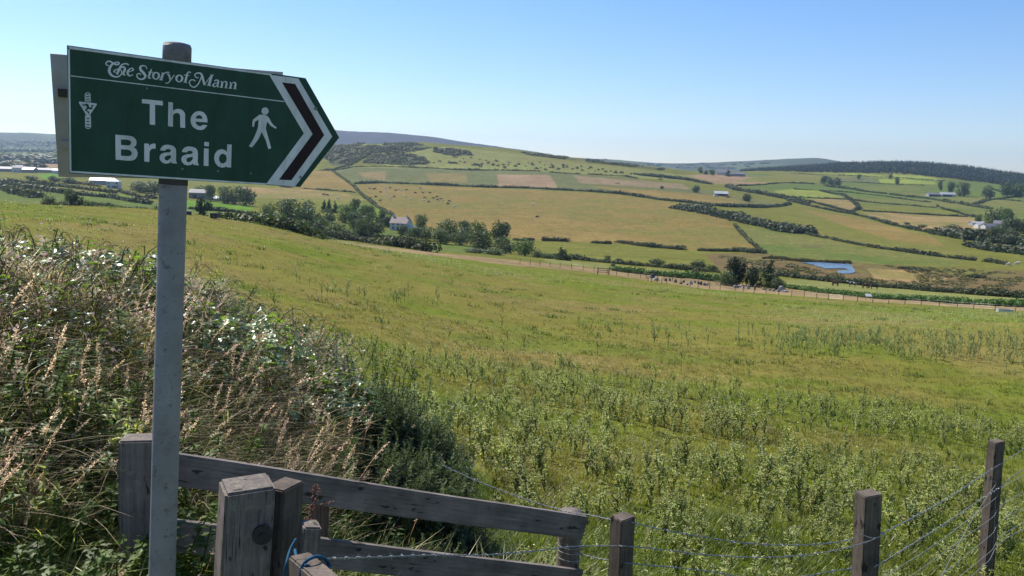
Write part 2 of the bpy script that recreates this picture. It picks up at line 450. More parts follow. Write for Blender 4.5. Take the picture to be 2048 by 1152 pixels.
# ---- field plan: what grows where (colour of the grass itself), bounds surveyed as photo pixels
GREEN = (.090, .125, .030); LUSH = (.095, .175, .022); OLIVE = (.132, .135, .030); TAN = (.190, .138, .048)
HAY = (.260, .180, .085); PINKISH = (.235, .160, .098); MARSH = (.125, .092, .045); BRIGHT = (.19, .225, .045); DULL = (.108, .116, .050)
GORSE = (.075, .080, .040); PALE = (.165, .172, .058)
FIELDS = [
 # left side strips in the valley
 (GREEN, [(-300, 355), (60, 362), (200, 388), (310, 405), (520, 427), (520, 470), (300, 440), (-300, 425)], 150, 800),
 (LUSH, [(320, 400), (420, 402), (505, 412), (506, 425), (420, 418), (370, 415)], 150, 800),
 (LUSH, [(120, 376), (190, 383), (300, 398), (300, 407), (215, 393), (160, 388)], 150, 800),
 (OLIVE, [(-300, 352), (10, 356), (62, 366), (187, 381), (200, 386), (90, 382), (0, 364), (-300, 362)], 300, 1000),
 (LUSH, [(75, 349), (110, 346), (125, 356), (85, 358)], 500, 1500),
 (PINKISH, [(-300, 324), (60, 323), (330, 326), (330, 342), (0, 340), (-300, 342)], 1000, 2200),
 (GREEN, [(-300, 298), (60, 299), (330, 302), (330, 316), (60, 315), (-300, 316)], 1800, 4200),
 (GORSE, [(-300, 314), (90, 315), (100, 325), (-300, 325)], 1400, 3200),
 # west of the wall
 (HAY, [(480, 374), (600, 378), (690, 386), (733, 400), (700, 404), (640, 398), (560, 397), (470, 396)], 400, 1000),
 (TAN, [(560, 340), (664, 342), (711, 376), (714, 387), (656, 381), (560, 378)], 500, 1500),
 (LUSH, [(640, 409), (735, 407), (754, 413), (778, 431), (781, 452), (762, 455), (735, 430), (650, 418)], 280, 800),
 (GREEN, [(680, 446), (760, 456), (815, 470), (760, 472), (690, 466)], 200, 600),
 (GREEN, [(735, 478), (830, 484), (975, 493), (980, 508), (860, 503), (790, 490)], 180, 500),
 # the big stubble field on the far slope
 (TAN, [(712, 370), (762, 368), (881, 373), (1069, 380), (1240, 390), (1319, 402), (1381, 409), (1362, 418), (1412, 428), (1456, 440), (1469, 449), (1503, 486), (1524, 503), (1369, 500), (1234, 487), (1131, 482), (1030, 481), (1000, 470), (900, 460), (835, 449), (787, 431), (731, 396)], 300, 1100),
 (DULL, [(667, 340), (709, 334), (870, 337), (1069, 342), (1266, 356), (1437, 385), (1570, 408), (1437, 413), (1319, 399), (1240, 387), (1131, 381), (975, 375), (819, 368), (712, 368)], 600, 1500),
 ((.185, .145, .07), [(716, 344), (772, 343), (770, 361), (728, 356)], 600, 1500),
 ((.165, .135, .055), [(850, 346), (934, 347), (934, 366), (860, 363)], 600, 1500),
 ((.215, .155, .095), [(994, 349), (1100, 350), (1116, 375), (997, 374)], 600, 1500),
 ((.20, .15, .09), [(1147, 351), (1256, 359), (1366, 368), (1380, 378), (1319, 376), (1162, 367)], 600, 1500),
 (TAN, [(1180, 372), (1300, 380), (1440, 392), (1500, 405), (1440, 406), (1330, 397)], 600, 1500),
 (PALE, [(690, 335), (760, 333), (840, 297), (900, 293), (1000, 303), (1150, 324), (1290, 340), (1380, 352), (1420, 366), (1266, 355), (1069, 341), (870, 336)], 800, 1750),
 (GORSE, [(640, 290), (690, 286), (830, 286), (866, 296), (820, 304), (750, 306), (703, 328), (664, 332), (655, 318), (640, 315)], 900, 1700),
 (GORSE, [(725, 326), (746, 310), (800, 305), (845, 312), (860, 328), (820, 331)], 900, 1700),
 (GORSE, [(866, 296), (930, 300), (950, 311), (900, 312), (868, 304)], 900, 1700),
 (GORSE, [(1040, 304), (1200, 322), (1330, 338), (1330, 341), (1200, 327), (1060, 311)], 900, 1750),
 (PALE, [(700, 288), (800, 288), (830, 291), (760, 293)], 900, 1700),
 # valley floor east
 (GREEN, [(1475, 455), (1506, 453), (1600, 470), (1740, 497), (1940, 521), (1900, 531), (1750, 527), (1600, 521), (1525, 505), (1490, 470)], 280, 900),
 (GORSE, [(1600, 487), (1650, 489), (1640, 496), (1605, 495)], 280, 900),
 (OLIVE, [(1440, 415), (1578, 411), (1612, 410), (1700, 428), (1781, 450), (1875, 472), (1925, 497), (1940, 513), (1781, 498), (1650, 475), (1569, 455), (1500, 440)], 400, 1100),
 (TAN, [(1600, 419), (1700, 433), (1781, 453), (1868, 475), (1890, 494), (1790, 482), (1690, 452)], 400, 1100),
 (MARSH, [(1410, 508), (1531, 506), (1600, 521), (1760, 528), (1900, 533), (2100, 545), (2450, 560), (2450, 606), (2100, 592), (1844, 577), (1656, 560), (1560, 552), (1440, 540)], 200, 520),
 (HAY, [(1734, 537), (1812, 540), (1875, 549), (1906, 556), (1844, 567), (1750, 558)], 200, 520),
 (OLIVE, [(1800, 528), (1990, 540), (1960, 552), (1880, 545)], 200, 520),
 (PALE, [(1570, 558), (1656, 563), (1844, 580), (2048, 594), (2450, 615), (2450, 630), (2048, 607), (1844, 598), (1656, 583), (1575, 571)], 170, 300),
 (PALE, [(1084, 517), (1250, 533), (1440, 549), (1445, 557), (1272, 542), (1100, 526)], 170, 320),
 ((.205, .150, .080), [(600, 472), (640, 478), (863, 504), (995, 517), (1160, 533), (1300, 547), (1450, 563), (1578, 577), (1750, 597), (2048, 612), (2450, 634), (2450, 642), (2048, 622), (1878, 611), (1745, 604), (1557, 589), (1400, 577), (1290, 560), (1166, 543), (1000, 528), (863, 511), (640, 482)], 128, 230),
 # east slope patchwork
 (GREEN, [(1440, 345), (1950, 362), (2450, 392), (2450, 470), (1980, 455), (1930, 432), (1720, 424), (1600, 400), (1500, 380)], 700, 2100),
 (PINKISH, [(1372, 350), (1444, 348), (1606, 364), (1553, 368), (1472, 372), (1428, 367)], 700, 2000),
 (BRIGHT, [(1550, 381), (1587, 378), (1631, 379), (1690, 397), (1662, 398), (1587, 393), (1556, 390)], 700, 2000),
 (HAY, [(1600, 399), (1662, 398), (1703, 400), (1712, 414), (1694, 422), (1647, 412)], 700, 2000),
 (HAY, [(1725, 425), (1812, 425), (1931, 434), (1953, 437), (2012, 456), (1969, 466), (1906, 468), (1828, 456), (1750, 437)], 600, 1500),
 (OLIVE, [(1714, 410), (1819, 414), (1930, 424), (1960, 434), (1889, 431), (1726, 421)], 600, 1700),
 (BRIGHT, [(1625, 346), (1719, 346), (1775, 352), (1781, 356), (1719, 353), (1634, 350)], 1000, 2300),
 (BRIGHT, [(1756, 358), (1812, 359), (1869, 364), (1875, 369), (1759, 367)], 1000, 2300),
 (BRIGHT, [(1778, 348), (1844, 351), (1881, 358), (1875, 362), (1797, 357)], 1000, 2300),
 (DULL, [(1665, 355), (1750, 355), (1754, 366), (1670, 364)], 1000, 2300),
 (OLIVE, [(1470, 362), (1560, 346), (1640, 349), (1650, 365), (1560, 366)], 800, 2300),
]

FAR_ROWS = None
def ground_colour(x, y, z):
    D = np.hypot(x, y)
    n1 = fbm(x / 5, y / 5, 31, 4); n2 = fbm(x / 22, y / 22, 37, 4); n3 = fbm(x / 1.1, y / 1.1, 41, 3); n4 = fbm(x / 160, y / 160, 43, 4)
    g = np.array(GREEN); t = np.array((.165, .142, .036)); o = np.array(OLIVE)
    # home meadow: fresh green low down, drier and tanner further out
    w = np.clip((n1 - .5) * 2.2 + (n2 - .5) * 3.0 + .08 + .26 * sstep(14, 40, D), 0, 1)[:, None]
    c = np.array((.110, .136, .018)) * (1 - w) + t * w
    c = c * (1 - .3 * w) + o * .3 * w
    br = np.clip((fbm(x / 8, y / 8, 61, 4) - .47) * 4.5, 0, 1)[:, None] * sstep(11, 26, D)[:, None]
    c = c * (1 - .42 * br) + np.array((.190, .140, .062)) * .42 * br
    gr = np.clip((fbm(x / 6, y / 6, 67, 4) - .55) * 5, 0, 1)[:, None]
    c = c * (1 - .5 * gr) + np.array((.092, .138, .016)) * .5 * gr
    c = c * (.82 + .4 * n3[:, None])
    bank = sstep(1.5, 2.5, D) * (1 - sstep(8.5, 10, D)) * (1 - sstep(900, 1000, u_of(np.arctan2(x, y))))
    c = c * (1 - bank[:, None]) + np.array((.085, .075, .04)) * bank[:, None]
    # valley default
    vd = sstep(150, 175, D)[:, None]
    valley = o * (.8 + .4 * n2[:, None])
    c = c * (1 - vd) + valley * vd
    pu, pv, _ = project(np.stack([x, y, z], 1))
    pu = pu + (n1 - .5) * 5.0 + (n3 - .5) * 4.0; pv = pv + (n2 - .5) * 1.6 + (n3 - .5) * 1.4
    for col, poly, d0, d1 in FIELDS:
        pl = np.array(poly)
        k = (D > d0) & (D < d1) & (pu > pl[:, 0].min()) & (pu < pl[:, 0].max()) & (pv > pl[:, 1].min()) & (pv < pl[:, 1].max())
        k = np.where(k)[0]
        if len(k) == 0: continue
        k = k[inpoly(pu[k], pv[k], pl)]
        col = np.array(col)
        # mowing lines, dry patches and greener hollows inside a field
        m = np.clip((n2[k] - .5) * 1.6 + (n4[k] - .5) * 2.4 + (n1[k] - .5) * .7, -1, 1)[:, None]
        alt = np.where(col[0] > col[1], 1, 0) * np.array((.130, .138, .038)) + np.where(col[0] > col[1], 0, 1) * np.array((.165, .150, .050))
        cc = col * (1 - np.clip(m * 1.3 + .1, 0, 1) * .7) + alt * np.clip(m * 1.3 + .1, 0, 1) * .7
        c[k] = cc * (.88 + .24 * n3[k][:, None]) * (1 + .25 * np.clip(-m, 0, 1))
    # moor and mountain
    moor = sstep(2500, 3300, D)[:, None]
    pat = vnoise(x / 330, y / 330, 77)[:, None]
    f = np.where(pat > .55, np.array((.10, .12, .05)), np.array((.075, .085, .045)))
    heather = np.array((.062, .058, .060))
    hm = (sstep(500, 640, pu) * (1 - sstep(1060, 1140, pu)) * sstep(3600, 3900, D))[:, None]
    m_ = f * (1 - hm) + heather * (.85 + .4 * n4[:, None]) * hm
    c = c * (1 - moor) + m_ * moor
    return np.clip(c, .004, .9)

def ground_mat(name, s_near):
    m, nt, N, L, b = new_mat(name)
    at = node(nt, "ShaderNodeAttribute", attribute_name="Col")
    n1 = noise(nt, 9.0 if s_near else .55, 5, .7)
    n2 = noise(nt, 60.0 if s_near else .12, 4, .7)
    c = mixrgb(nt, 'MULTIPLY', 1.0, at.outputs["Color"], ramp(nt, n1, [(.3, (.62, .64, .6)), (.7, (1.3, 1.27, 1.25))]))
    c = mixrgb(nt, 'MULTIPLY', 1.0, c, ramp(nt, n2, [(.3, (.78, .8, .78)), (.7, (1.2, 1.18, 1.15))]))
    L.new(c, b.inputs["Base Color"])
    b.inputs["Roughness"].default_value = .95; b.inputs["Specular IOR Level"].default_value = .02
    bump(nt, b, n1, .5 if s_near else .8, .05 if s_near else .5)
    return m

M_NEAR = ground_mat("meadow_ground", True)
M_FAR = ground_mat("hill_ground", False)
_uc = np.concatenate([np.tan(np.linspace(rad(-78), math.atan(-1424 / FPX), 26)[:-1]) * FPX + 1024, np.arange(-400, -60, 12), np.arange(-60, 2110, 2.7), np.arange(2110, 2450, 12), np.tan(np.linspace(math.atan(1426 / FPX), rad(78), 26)) * FPX + 1024])
_az = np.arctan((_uc - 1024) / FPX * math.cos(PITCH))
_dr = np.concatenate([np.exp(np.arange(math.log(1.0), math.log(60), .018)), np.exp(np.arange(math.log(60), math.log(2000), .0062)), np.exp(np.arange(math.log(2000), math.log(7500), .012))])
def ground_sheet(name, d0, d1, mat, label, extra_near=False):
    rows = _dr[(_dr >= d0 * .9999)]
    rows = rows[rows <= d1 * 1.0001]
    X = rows[:, None] * np.sin(_az)[None]; Y = rows[:, None] * np.cos(_az)[None]
    Z = gz(X.ravel(), Y.ravel())
    x, y = X.ravel(), Y.ravel()
    C = np.concatenate([ground_colour(x[i:i + 200000], y[i:i + 200000], Z[i:i + 200000]) for i in range(0, len(x), 200000)])
    nr, nc = X.shape
    V = np.stack([x, y, Z], 1)
    i = np.arange(nr - 1)[:, None] * nc; j = np.arange(nc - 1)[None]
    Fq = np.stack([i + j, i + j + 1, i + nc + j + 1, i + nc + j], -1).reshape(-1, 4)
    o = obj(name, mesh_np(name, V, Fq, mat, C, True))
    tag(o, label, "ground", kind="structure")
    return rows[-1]
_e1 = _dr[np.searchsorted(_dr, 150)]; _e2 = _dr[np.searchsorted(_dr, 2000)]
ground_sheet("meadow", 1.0, _e1, M_NEAR, "rough thistle meadow sloping down behind the signpost")
ground_sheet("valley_fields", _e1, _e2, M_FAR, "patchwork of green and tan fields across the valley")
ground_sheet("far_hills", _e2, 7500, M_FAR, "bluish moorland hills along the horizon")
# ground behind the viewer, so that the sheet closes round the camera
V = np.array([(x, y, -1.64) for x, y in ((-1.05, .25), (1.05, .25), (60, 10), (60, -60), (-60, -60), (-60, 10), (0, 1.02))])
o = obj("verge", mesh_np("verge", V, np.array([(0, 5, 4), (0, 4, 3), (0, 3, 1), (1, 3, 2), (0, 1, 6)]), M_NEAR, np.array((.07, .09, .03))))
tag(o, "grass verge where the viewer stands", "ground", kind="structure")
# pond
wm, nt, N, L, b = new_mat("pond_water")
b.inputs["Base Color"].default_value = (.12, .20, .30, 1); b.inputs["Roughness"].default_value = .15
b.inputs["Specular IOR Level"].default_value = .6
bump(nt, b, noise(nt, 2.2, 3, .6), 1.0, .5)
# outline of the water at its own level
pw = np.array([ray(u, v) * (POND_Z + .34) / ray(u, v)[2] for u, v in POND])
tri = tessellate_polygon([[Vector(p) for p in pw]])
o = obj("pond", mesh_np("pond", pw, np.array([t for t in tri]), wm))
for p in o.data.polygons:
    if p.normal.z < 0: p.flip()
tag(o, "small blue pond in the brown marsh on the valley floor", "pond", kind="structure")
# ================================================================ FAR AND MIDDLE DISTANCE
M_LEAF = foliage_mat("tree_leaves", .55, .35, .25)
M_HEDGE = foliage_mat("hedge_leaves", .6, .3, .2, var=.12)
M_BARK = plain_mat("bark", (.10, .08, .06), .9, .2, 6, .4, sx=(1, 1, .3))

def leaf_quads(cent, nrm, size, col, r, aspect=.7):
    """n leaf-sized faces (two triangles each) facing roughly along nrm"""
    n = len(cent)
    d = nrm + r.normal(0, .55, (n, 3)); d /= np.linalg.norm(d, axis=1)[:, None]
    a = np.cross(d, r.normal(0, 1, (n, 3))); a /= np.linalg.norm(a, axis=1)[:, None] + 1e-9
    b = np.cross(d, a)
    s = np.broadcast_to(size, (n,))[:, None]
    V = np.stack([cent - a * s, cent - b * s * aspect + d * s * .15, cent + a * s, cent + b * s * aspect + d * s * .15], 1)
    F = np.arange(n)[:, None] * 4 + np.array([0, 1, 2, 3])[None]
    return V.reshape(-1, 3), F, np.repeat(col, 4, 0)

def crown_arrays(seed, lobes, n, size, base=(.045, .070, .022), spread=.35):
    """foliage of a crown: leaf clumps spread through several irregular lobes (cx,cy,cz,rx,ry,rz)"""
    r = np.random.default_rng(seed)
    lobes = np.array(lobes, float)
    w = lobes[:, 3] * lobes[:, 4] + lobes[:, 3] * lobes[:, 5]
    k = r.choice(len(lobes), n, p=w / w.sum())
    # clumps: each lobe carries ~40 sub clumps, leaves gather round them
    d = r.normal(0, 1, (n, 3)); d /= np.linalg.norm(d, axis=1)[:, None]
    nc = 46
    cd = r.normal(0, 1, (len(lobes), nc, 3)); cd /= np.linalg.norm(cd, axis=2)[:, :, None]
    which = r.integers(0, nc, n)
    dd = .35 * d + cd[k, which] * 1.0
    dd /= np.linalg.norm(dd, axis=1)[:, None]
    rr = r.uniform(.62, 1.08, n) * (1 + .16 * np.sin(which * 2.4))
    c = lobes[k, :3] + dd * lobes[k, 3:] * rr[:, None]
    keep = c[:, 2] > .02
    c, dd, k, which = c[keep], dd[keep], k[keep], which[keep]
    tone = 1 + spread * (np.sin(which * 12.9898 + k * 3.1) * .6 + r.normal(0, .35, len(c)))
    col = np.array(base) * np.clip(tone, .35, 1.9)[:, None]
    col[:, 0] *= 1 + .25 * np.sin(which * 5.1)
    return leaf_quads(c, dd, size * r.uniform(.6, 1.3, len(c)), col, r)

def tri4(a):
    V, F, C = a
    return V, np.concatenate([F[:, [0, 1, 2]], F[:, [0, 2, 3]]]), C

def trunk_arrays(seed, h, r0, limbs=5, top=.75):
    r = np.random.default_rng(seed); s = Soup()
    pts = [(r.normal(0, .012) * i, r.normal(0, .012) * i, h * top * i / 5) for i in range(6)]
    tube(s, pts, np.linspace(r0, r0 * .35, 6), 7, (.10, .085, .06))
    for i in range(limbs):
        z0 = h * r.uniform(.18, .5); a = r.uniform(0, 6.28); L = h * r.uniform(.22, .38)
        p = [(0, 0, z0), (math.cos(a) * L * .5, math.sin(a) * L * .5, z0 + L * .45), (math.cos(a) * L * .9, math.sin(a) * L * .9, z0 + L * .95)]
        tube(s, p, [r0 * .5, r0 * .3, r0 * .12], 5, (.10, .085, .06))
    return s.arrays()

# crowns, all about one unit tall and one unit wide
def lob(seed, n, zr=(.26, .8), sp=.28, rr=(.2, .32)):
    r = np.random.default_rng(seed); L = [(0, 0, .50, .35, .35, .40), (.05, .03, .25, .36, .34, .24)]
    for i in range(n):
        a = i * 2.4 + r.uniform(-.4, .4); q = sp * r.uniform(.6, 1.1)
        L.append((math.cos(a) * q, math.sin(a) * q, r.uniform(*zr), r.uniform(*rr), r.uniform(*rr), r.uniform(*rr) * .85))
    return L
DEC = (.098, .132, .046)
CROWN = {}
for kk in range(4):
    CROWN['round%d' % kk] = (tri4(crown_arrays(100 + kk, lob(200 + kk, 8), 1700, .036, ((.112, .140, .042), (.078, .116, .044), (.105, .128, .062), (.088, .128, .036))[kk])), trunk_arrays(300 + kk, 1, .035))
for kk in range(2):   # low bushes, foliage to the ground
    CROWN['bush%d' % kk] = (tri4(crown_arrays(120 + kk, [(x, y, z * .8, a, b_, c_) for x, y, z, a, b_, c_ in lob(220 + kk, 8, (.2, .6), .32, (.22, .32))] + [(0, 0, .3, .42, .42, .35)], 1500, .04, (.082, .108, .042))), trunk_arrays(320 + kk, 1, .03, 3, .4))
def cone_lobes(seed, w0, n=9, ragged=.25):
    r = np.random.default_rng(seed); L = []
    for i in range(n):
        z = .12 + .84 * i / (n - 1); w = w0 * (1 - (i / (n - 1)) ** 1.3) + .05
        for q in range(3 if i < n - 2 else 1):
            a = r.uniform(0, 6.28); o = w * r.uniform(.1, ragged + .35)
            L.append((math.cos(a) * o, math.sin(a) * o, z, w * .75, w * .75, .075))
    return L
CROWN['cone0'] = (tri4(crown_arrays(140, cone_lobes(240, .36), 2000, .032, (.044, .070, .034))), trunk_arrays(340, 1, .03, 0, .9))
CROWN['cone1'] = (tri4(crown_arrays(141, cone_lobes(241, .42, 7, .5), 2000, .034, (.055, .080, .034))), trunk_arrays(341, 1, .03, 0, .9))
CROWN['dark0'] = (tri4(crown_arrays(142, [(0, 0, .45, .32, .32, .42), (.12, 0, .75, .22, .2, .22), (-.15, .05, .6, .24, .22, .25), (-.22, 0, .3, .26, .25, .26), (.22, .1, .3, .26, .25, .28), (-.02, -.05, .88, .12, .12, .12)], 2600, .032, (.032, .048, .022))), trunk_arrays(342, 1, .04))
CROWN['pine0'] = (tri4(crown_arrays(143, [(0, 0, .72, .36, .34, .24), (.2, .1, .6, .24, .24, .14), (-.22, 0, .66, .22, .22, .14), (.05, -.1, .4, .22, .22, .12), (-.1, .1, .3, .24, .2, .1)], 1500, .04, (.040, .058, .028))), trunk_arrays(343, 1, .045))
CMESH = {k: (mesh_np("crown", *v[0][:2], M_LEAF, v[0][2]), mesh_np("trunk", *v[1][:2], M_BARK, v[1][2], True)) for k, v in CROWN.items()}
TREE_NAME = {'round': 'broadleaf_tree', 'bush': 'bush', 'cone': 'conifer_tree', 'dark': 'conifer_tree', 'pine': 'pine_tree'}
tree_names_used = 0

def plant_tree(kind, u, vtop, w, D=None, v=None, label="", group=None, dmin=150, sink=.04):
    p = at_dist(u, D) if D else gp(u, v, dmin)
    _, vb, fz = project(p)
    H = max(1.2, (vb - vtop) * fz / FPX * 1.0); W = w * fz / FPX * 1.06
    base = ''.join(c for c in kind if not c.isdigit())
    t = empty(TREE_NAME[base], p - np.array([0, 0, H * sink]), rng.uniform(0, 6.28), (W, W, H))
    tag(t, label, "bush" if base == 'bush' else "tree", group)
    cm, tm = CMESH[kind]
    obj("crown", cm, t); obj("trunk", tm, t)
    return t

# --- trees: (kind, u, v of the crown top, crown width, distance, label)
G_V = "trees in the valley below the meadow"
TREES = [
 ('round0', 835, 424, 28, 410, "lone round tree just right of the white farmhouse"),
 ('bush0', 801, 441, 26, 372, "dark bush in front of the white farmhouse gable"),
 ('round1', 822, 450, 40, 345, "leftmost broad tree of the row right of the white farmhouse"),
 ('round2', 846, 450, 36, 350, "green tree close behind the left end of the row beside the farmhouse"),
 ('round3', 890, 434, 46, 372, "wide domed tree standing tall at the back of the middle row"),
 ('round0', 876, 455, 42, 338, "mid green tree in front of the wide domed tree"),
 ('round2', 917, 448, 42, 340, "round tree right of the wide domed tree in the middle row"),
 ('round1', 927, 436, 30, 385, "small crown showing above the back of the middle row"),
 ('round3', 951, 438, 42, 365, "dome topped tree behind the biggest pale tree"),
 ('round0', 960, 455, 58, 300, "biggest pale green tree at the front of the middle row"),
 ('round1', 998, 436, 42, 345, "tall upright tree standing above the right end of the row"),
 ('round2', 1009, 468, 40, 290, "tree below the tall upright tree at the right end of the row"),
 ('round3', 1047, 473, 42, 275, "rounded green tree at the right end of the row by the bushes"),
 ('bush1', 1073, 494, 26, 262, "small dark bush under the rightmost tree of the row"),
 ('bush0', 948, 491, 40, 262, "grey green bush in front of the biggest pale tree, left one"),
 ('bush1', 985, 490, 44, 258, "grey green bush in front of the biggest pale tree, right one"),
 ('bush0', 1096, 502, 30, 258, "low dark bush between the tree row and the pointed small tree"),
 ('cone1', 1122, 489, 28, 250, "small pointed tree alone right of the tree row"),
 ('bush1', 1135, 508, 18, 250, "little bush leaning against the small pointed tree"),
 ('round0', 1216, 509, 15, 290, "tiny pale tree on the hedge right of the pointed tree"),
 ('bush0', 1239, 513, 13, 290, "tiny dark bush on the hedge next to the tiny pale tree"),
 ('bush1', 1227, 530, 11, 225, "dark little bush at the left end of the lower green hedge"),
 ('bush0', 1315, 512, 31, 280, "rounded dark bush by itself in the valley left of the pond"),
 ('bush1', 1402, 513, 33, 262, "big rounded green bush left of the dark conifers"),
 ('bush0', 1428, 524, 26, 255, "lower dark bush leaning on the big rounded green bush"),
 ('dark0', 1476, 511, 58, 188, "darkest broad conifer beside the stone circle"),
 ('bush1', 1460, 531, 36, 183, "brighter green tree in front of the darkest broad conifer"),
 ('dark0', 1512, 531, 40, 186, "dark low conifer between the broad one and the feathery one"),
 ('cone1', 1546, 507, 44, 190, "feathery pyramid conifer left of the pond"),
 ('bush0', 1563, 544, 30, 184, "low bush at the foot of the feathery pyramid conifer"),
 # left cluster, beyond the crest
 ('round2', 650, 414, 28, 420, "leftmost grey green tree of the group above the orchard lawn"),
 ('round0', 683, 404, 34, 430, "broad tree second in the group left of the bright lawn"),
 ('round3', 725, 407, 32, 420, "round tree standing just left of the bright green lawn"),
 ('round1', 701, 417, 34, 370, "front tree in the middle of the group left of the bright lawn"),
 ('round2', 739, 421, 50, 345, "widest tree at the lower right of the group by the bright lawn"),
 ('round0', 716, 432, 34, 335, "tree at the front left of the widest lawn tree"),
 ('round3', 662, 440, 48, 285, "big dark tree above the near hedge left of the lawn group"),
 ('round1', 640, 433, 36, 300, "tree touching the left side of the big dark tree"),
 ('bush0', 769, 418, 24, 420, "bush on the wall line right of the bright lawn, lower one"),
 ('bush1', 757, 407, 18, 450, "bush on the wall line right of the bright lawn, upper one"),
 ('cone0', 640, 396, 16, 520, "dark conifer at the left of the small conifer stand"),
 ('cone0', 650, 394, 16, 520, "tallest dark conifer of the small conifer stand"),
 ('cone1', 662, 398, 15, 520, "dark conifer at the right of the small conifer stand"),
 ('round1', 703, 393, 22, 520, "round tree on the edge of the hay field with cattle"),
 ('bush0', 720, 399, 18, 510, "dark bush right of the round tree by the hay field"),
 ('bush1', 735, 400, 20, 500, "long dark bush at the right end of the hay field trees"),
 ('round3', 528, 402, 32, 400, "grey green tree right of the pale roofed shed"),
 ('round0', 567, 391, 54, 400, "wide tree mass below the hay field, left half"),
 ('round2', 600, 394, 46, 400, "wide tree mass below the hay field, right half"),
 ('round1', 606, 408, 58, 340, "broad domed grey tree in front of the wide tree mass"),
 ('round3', 540, 421, 50, 260, "large green tree close beyond the meadow edge, left of two"),
 ('round0', 592, 435, 46, 235, "large green tree close beyond the meadow edge, right of two"),
 ('round2', 626, 432, 40, 250, "dark green tree right of the two large meadow edge trees"),
 ('bush0', 481, 419, 28, 290, "dark round bush on the valley edge below the green field"),
 ('bush1', 447, 424, 24, 270, "brownish bush on the crest right of the sign pole"),
 ('pine0', 397, 391, 36, 260, "tall dark pine just right of the sign pole"),
 ('round1', 412, 366, 24, 580, "dark upright tree behind the grey stone barn"),
 ('round3', 390, 369, 26, 640, "rounded tree behind the roof of the grey stone barn"),
 ('round0', 440, 368, 34, 560, "tree of the three along the hay field edge, left"),
 ('round2', 462, 367, 36, 555, "tree of the three along the hay field edge, middle"),
 ('round1', 484, 371, 38, 545, "tree of the three along the hay field edge, right"),
 ('round2', 270, 358, 44, 640, "large tree right of the white hipped house, left half of the mass"),
 ('round3', 300, 359, 46, 630, "large tree right of the white hipped house, right half of the mass"),
 ('bush0', 306, 398, 28, 330, "dark bush on the meadow crest left of the sign pole"),
 ('bush1', 88, 379, 34, 260, "dark round bush on the meadow crest below the far farm"),
 ('bush0', 112, 390, 26, 260, "lower dark bush right of the round crest bush"),
 ('round0', 126, 372, 22, 380, "small dark tree behind the crest bushes at the left"),
 ('dark0', 138, 384, 38, 255, "black green conifer on the meadow crest at the left"),
 ('bush1', 157, 387, 30, 255, "green bush leaning on the black green crest conifer"),
 ('round1', 52, 350, 24, 770, "round dark tree in front of the far left farm"),
 ('round2', 98, 349, 26, 770, "round tree at the left edge of the sign below the far farm"),
 ('round3', 126, 352, 30, 740, "dark tree half hidden under the left corner of the sign"),
 # east slope
 ('round0', 1844, 448, 20, 760, "round bush tree inside the tan field on the right slope"),
 ('round1', 1814, 444, 14, 800, "small scrubby tree at the left of the tan right hand field"),
 ('round2', 1911, 446, 40, 680, "wide round tree below the tan field on the right"),
 ('round3', 1950, 456, 24, 660, "middle tree of three below the tan field on the right"),
 ('round0', 1970, 454, 26, 650, "right tree of three below the tan field on the right"),
 ('round1', 1995, 449, 28, 640, "green tree under the right hand farm"),
 ('round2', 2025, 453, 36, 620, "broad green tree under the right hand farm by the picture edge"),
 ('round3', 1990, 412, 44, 830, "large dark tree rising behind the white right hand farm"),
 ('round0', 2013, 413, 24, 860, "tree peeping right of the large dark farm tree"),
 ('round1', 2034, 432, 50, 720, "large tree covering the right side of the right hand farm"),
 ('round2', 2008, 436, 26, 730, "small tree in front of the white house at the right farm"),
 ('round3', 1956, 426, 14, 860, "small round tree behind the left sheds of the right farm"),
 ('round0', 1920, 361, 30, 1450, "large dark tree right of the long sheds on the far slope"),
 ('round1', 1895, 360, 16, 1500, "tree behind the white shed on the far slope"),
 ('round2', 1969, 366, 26, 1420, "dark round tree alone below the forest at the right"),
 ('round3', 2008, 360, 30, 1480, "left dark tree of two under the forest edge"),
 ('round0', 2032, 363, 24, 1480, "right dark tree of two under the forest edge"),
 ('round1', 1709, 347, 8, 1800, "dot like tree between two yellow green fields"),
 ('round2', 1772, 343, 8, 1850, "small tree at the forest foot above the yellow fields"),
 ('round3', 1786, 352, 9, 1700, "small tree on the hedge right of the dull green field"),
 ('round0', 1873, 358, 9, 1600, "small tree at the right end of the yellow field"),
 ('round1', 1640, 349, 16, 1600, "left tree of the copse on the far slope"),
 ('round2', 1653, 351, 15, 1580, "middle tree of the copse on the far slope"),
 ('round3', 1667, 353, 15, 1560, "right tree of the copse on the far slope"),
 ('round0', 1392, 332, 11, 1600, "small tree standing alone on the skyline ridge"),
 ('cone0', 1403, 339, 14, 1580, "leftmost tree of the dark clump at the ridge farm"),
 ('round1', 1416, 338, 16, 1580, "second tree of the dark clump at the ridge farm"),
 ('cone1', 1448, 337, 14, 1600, "dark tree between the two ridge farm buildings"),
 ('bush0', 1228, 366, 10, 1000, "dark bush in the strip above the long hedge, left"),
 ('bush1', 1314, 356, 9, 1150, "dark bush in the scrub left of the white roofed farm"),
 ('bush0', 1317, 369, 8, 1000, "dark bush in the pinkish strip left of the white roofed farm"),
 ('bush1', 1385, 364, 15, 1000, "big bush close left of the white roofed farm"),
 ('bush0', 1488, 378, 18, 940, "dark bush close right of the white roofed farm"),
]
for kd, u, vt, w, D, lb in TREES:
    plant_tree(kd, u, vt, w, D=D, label=lb, group=G_V if D < 700 else "trees on the far slopes")

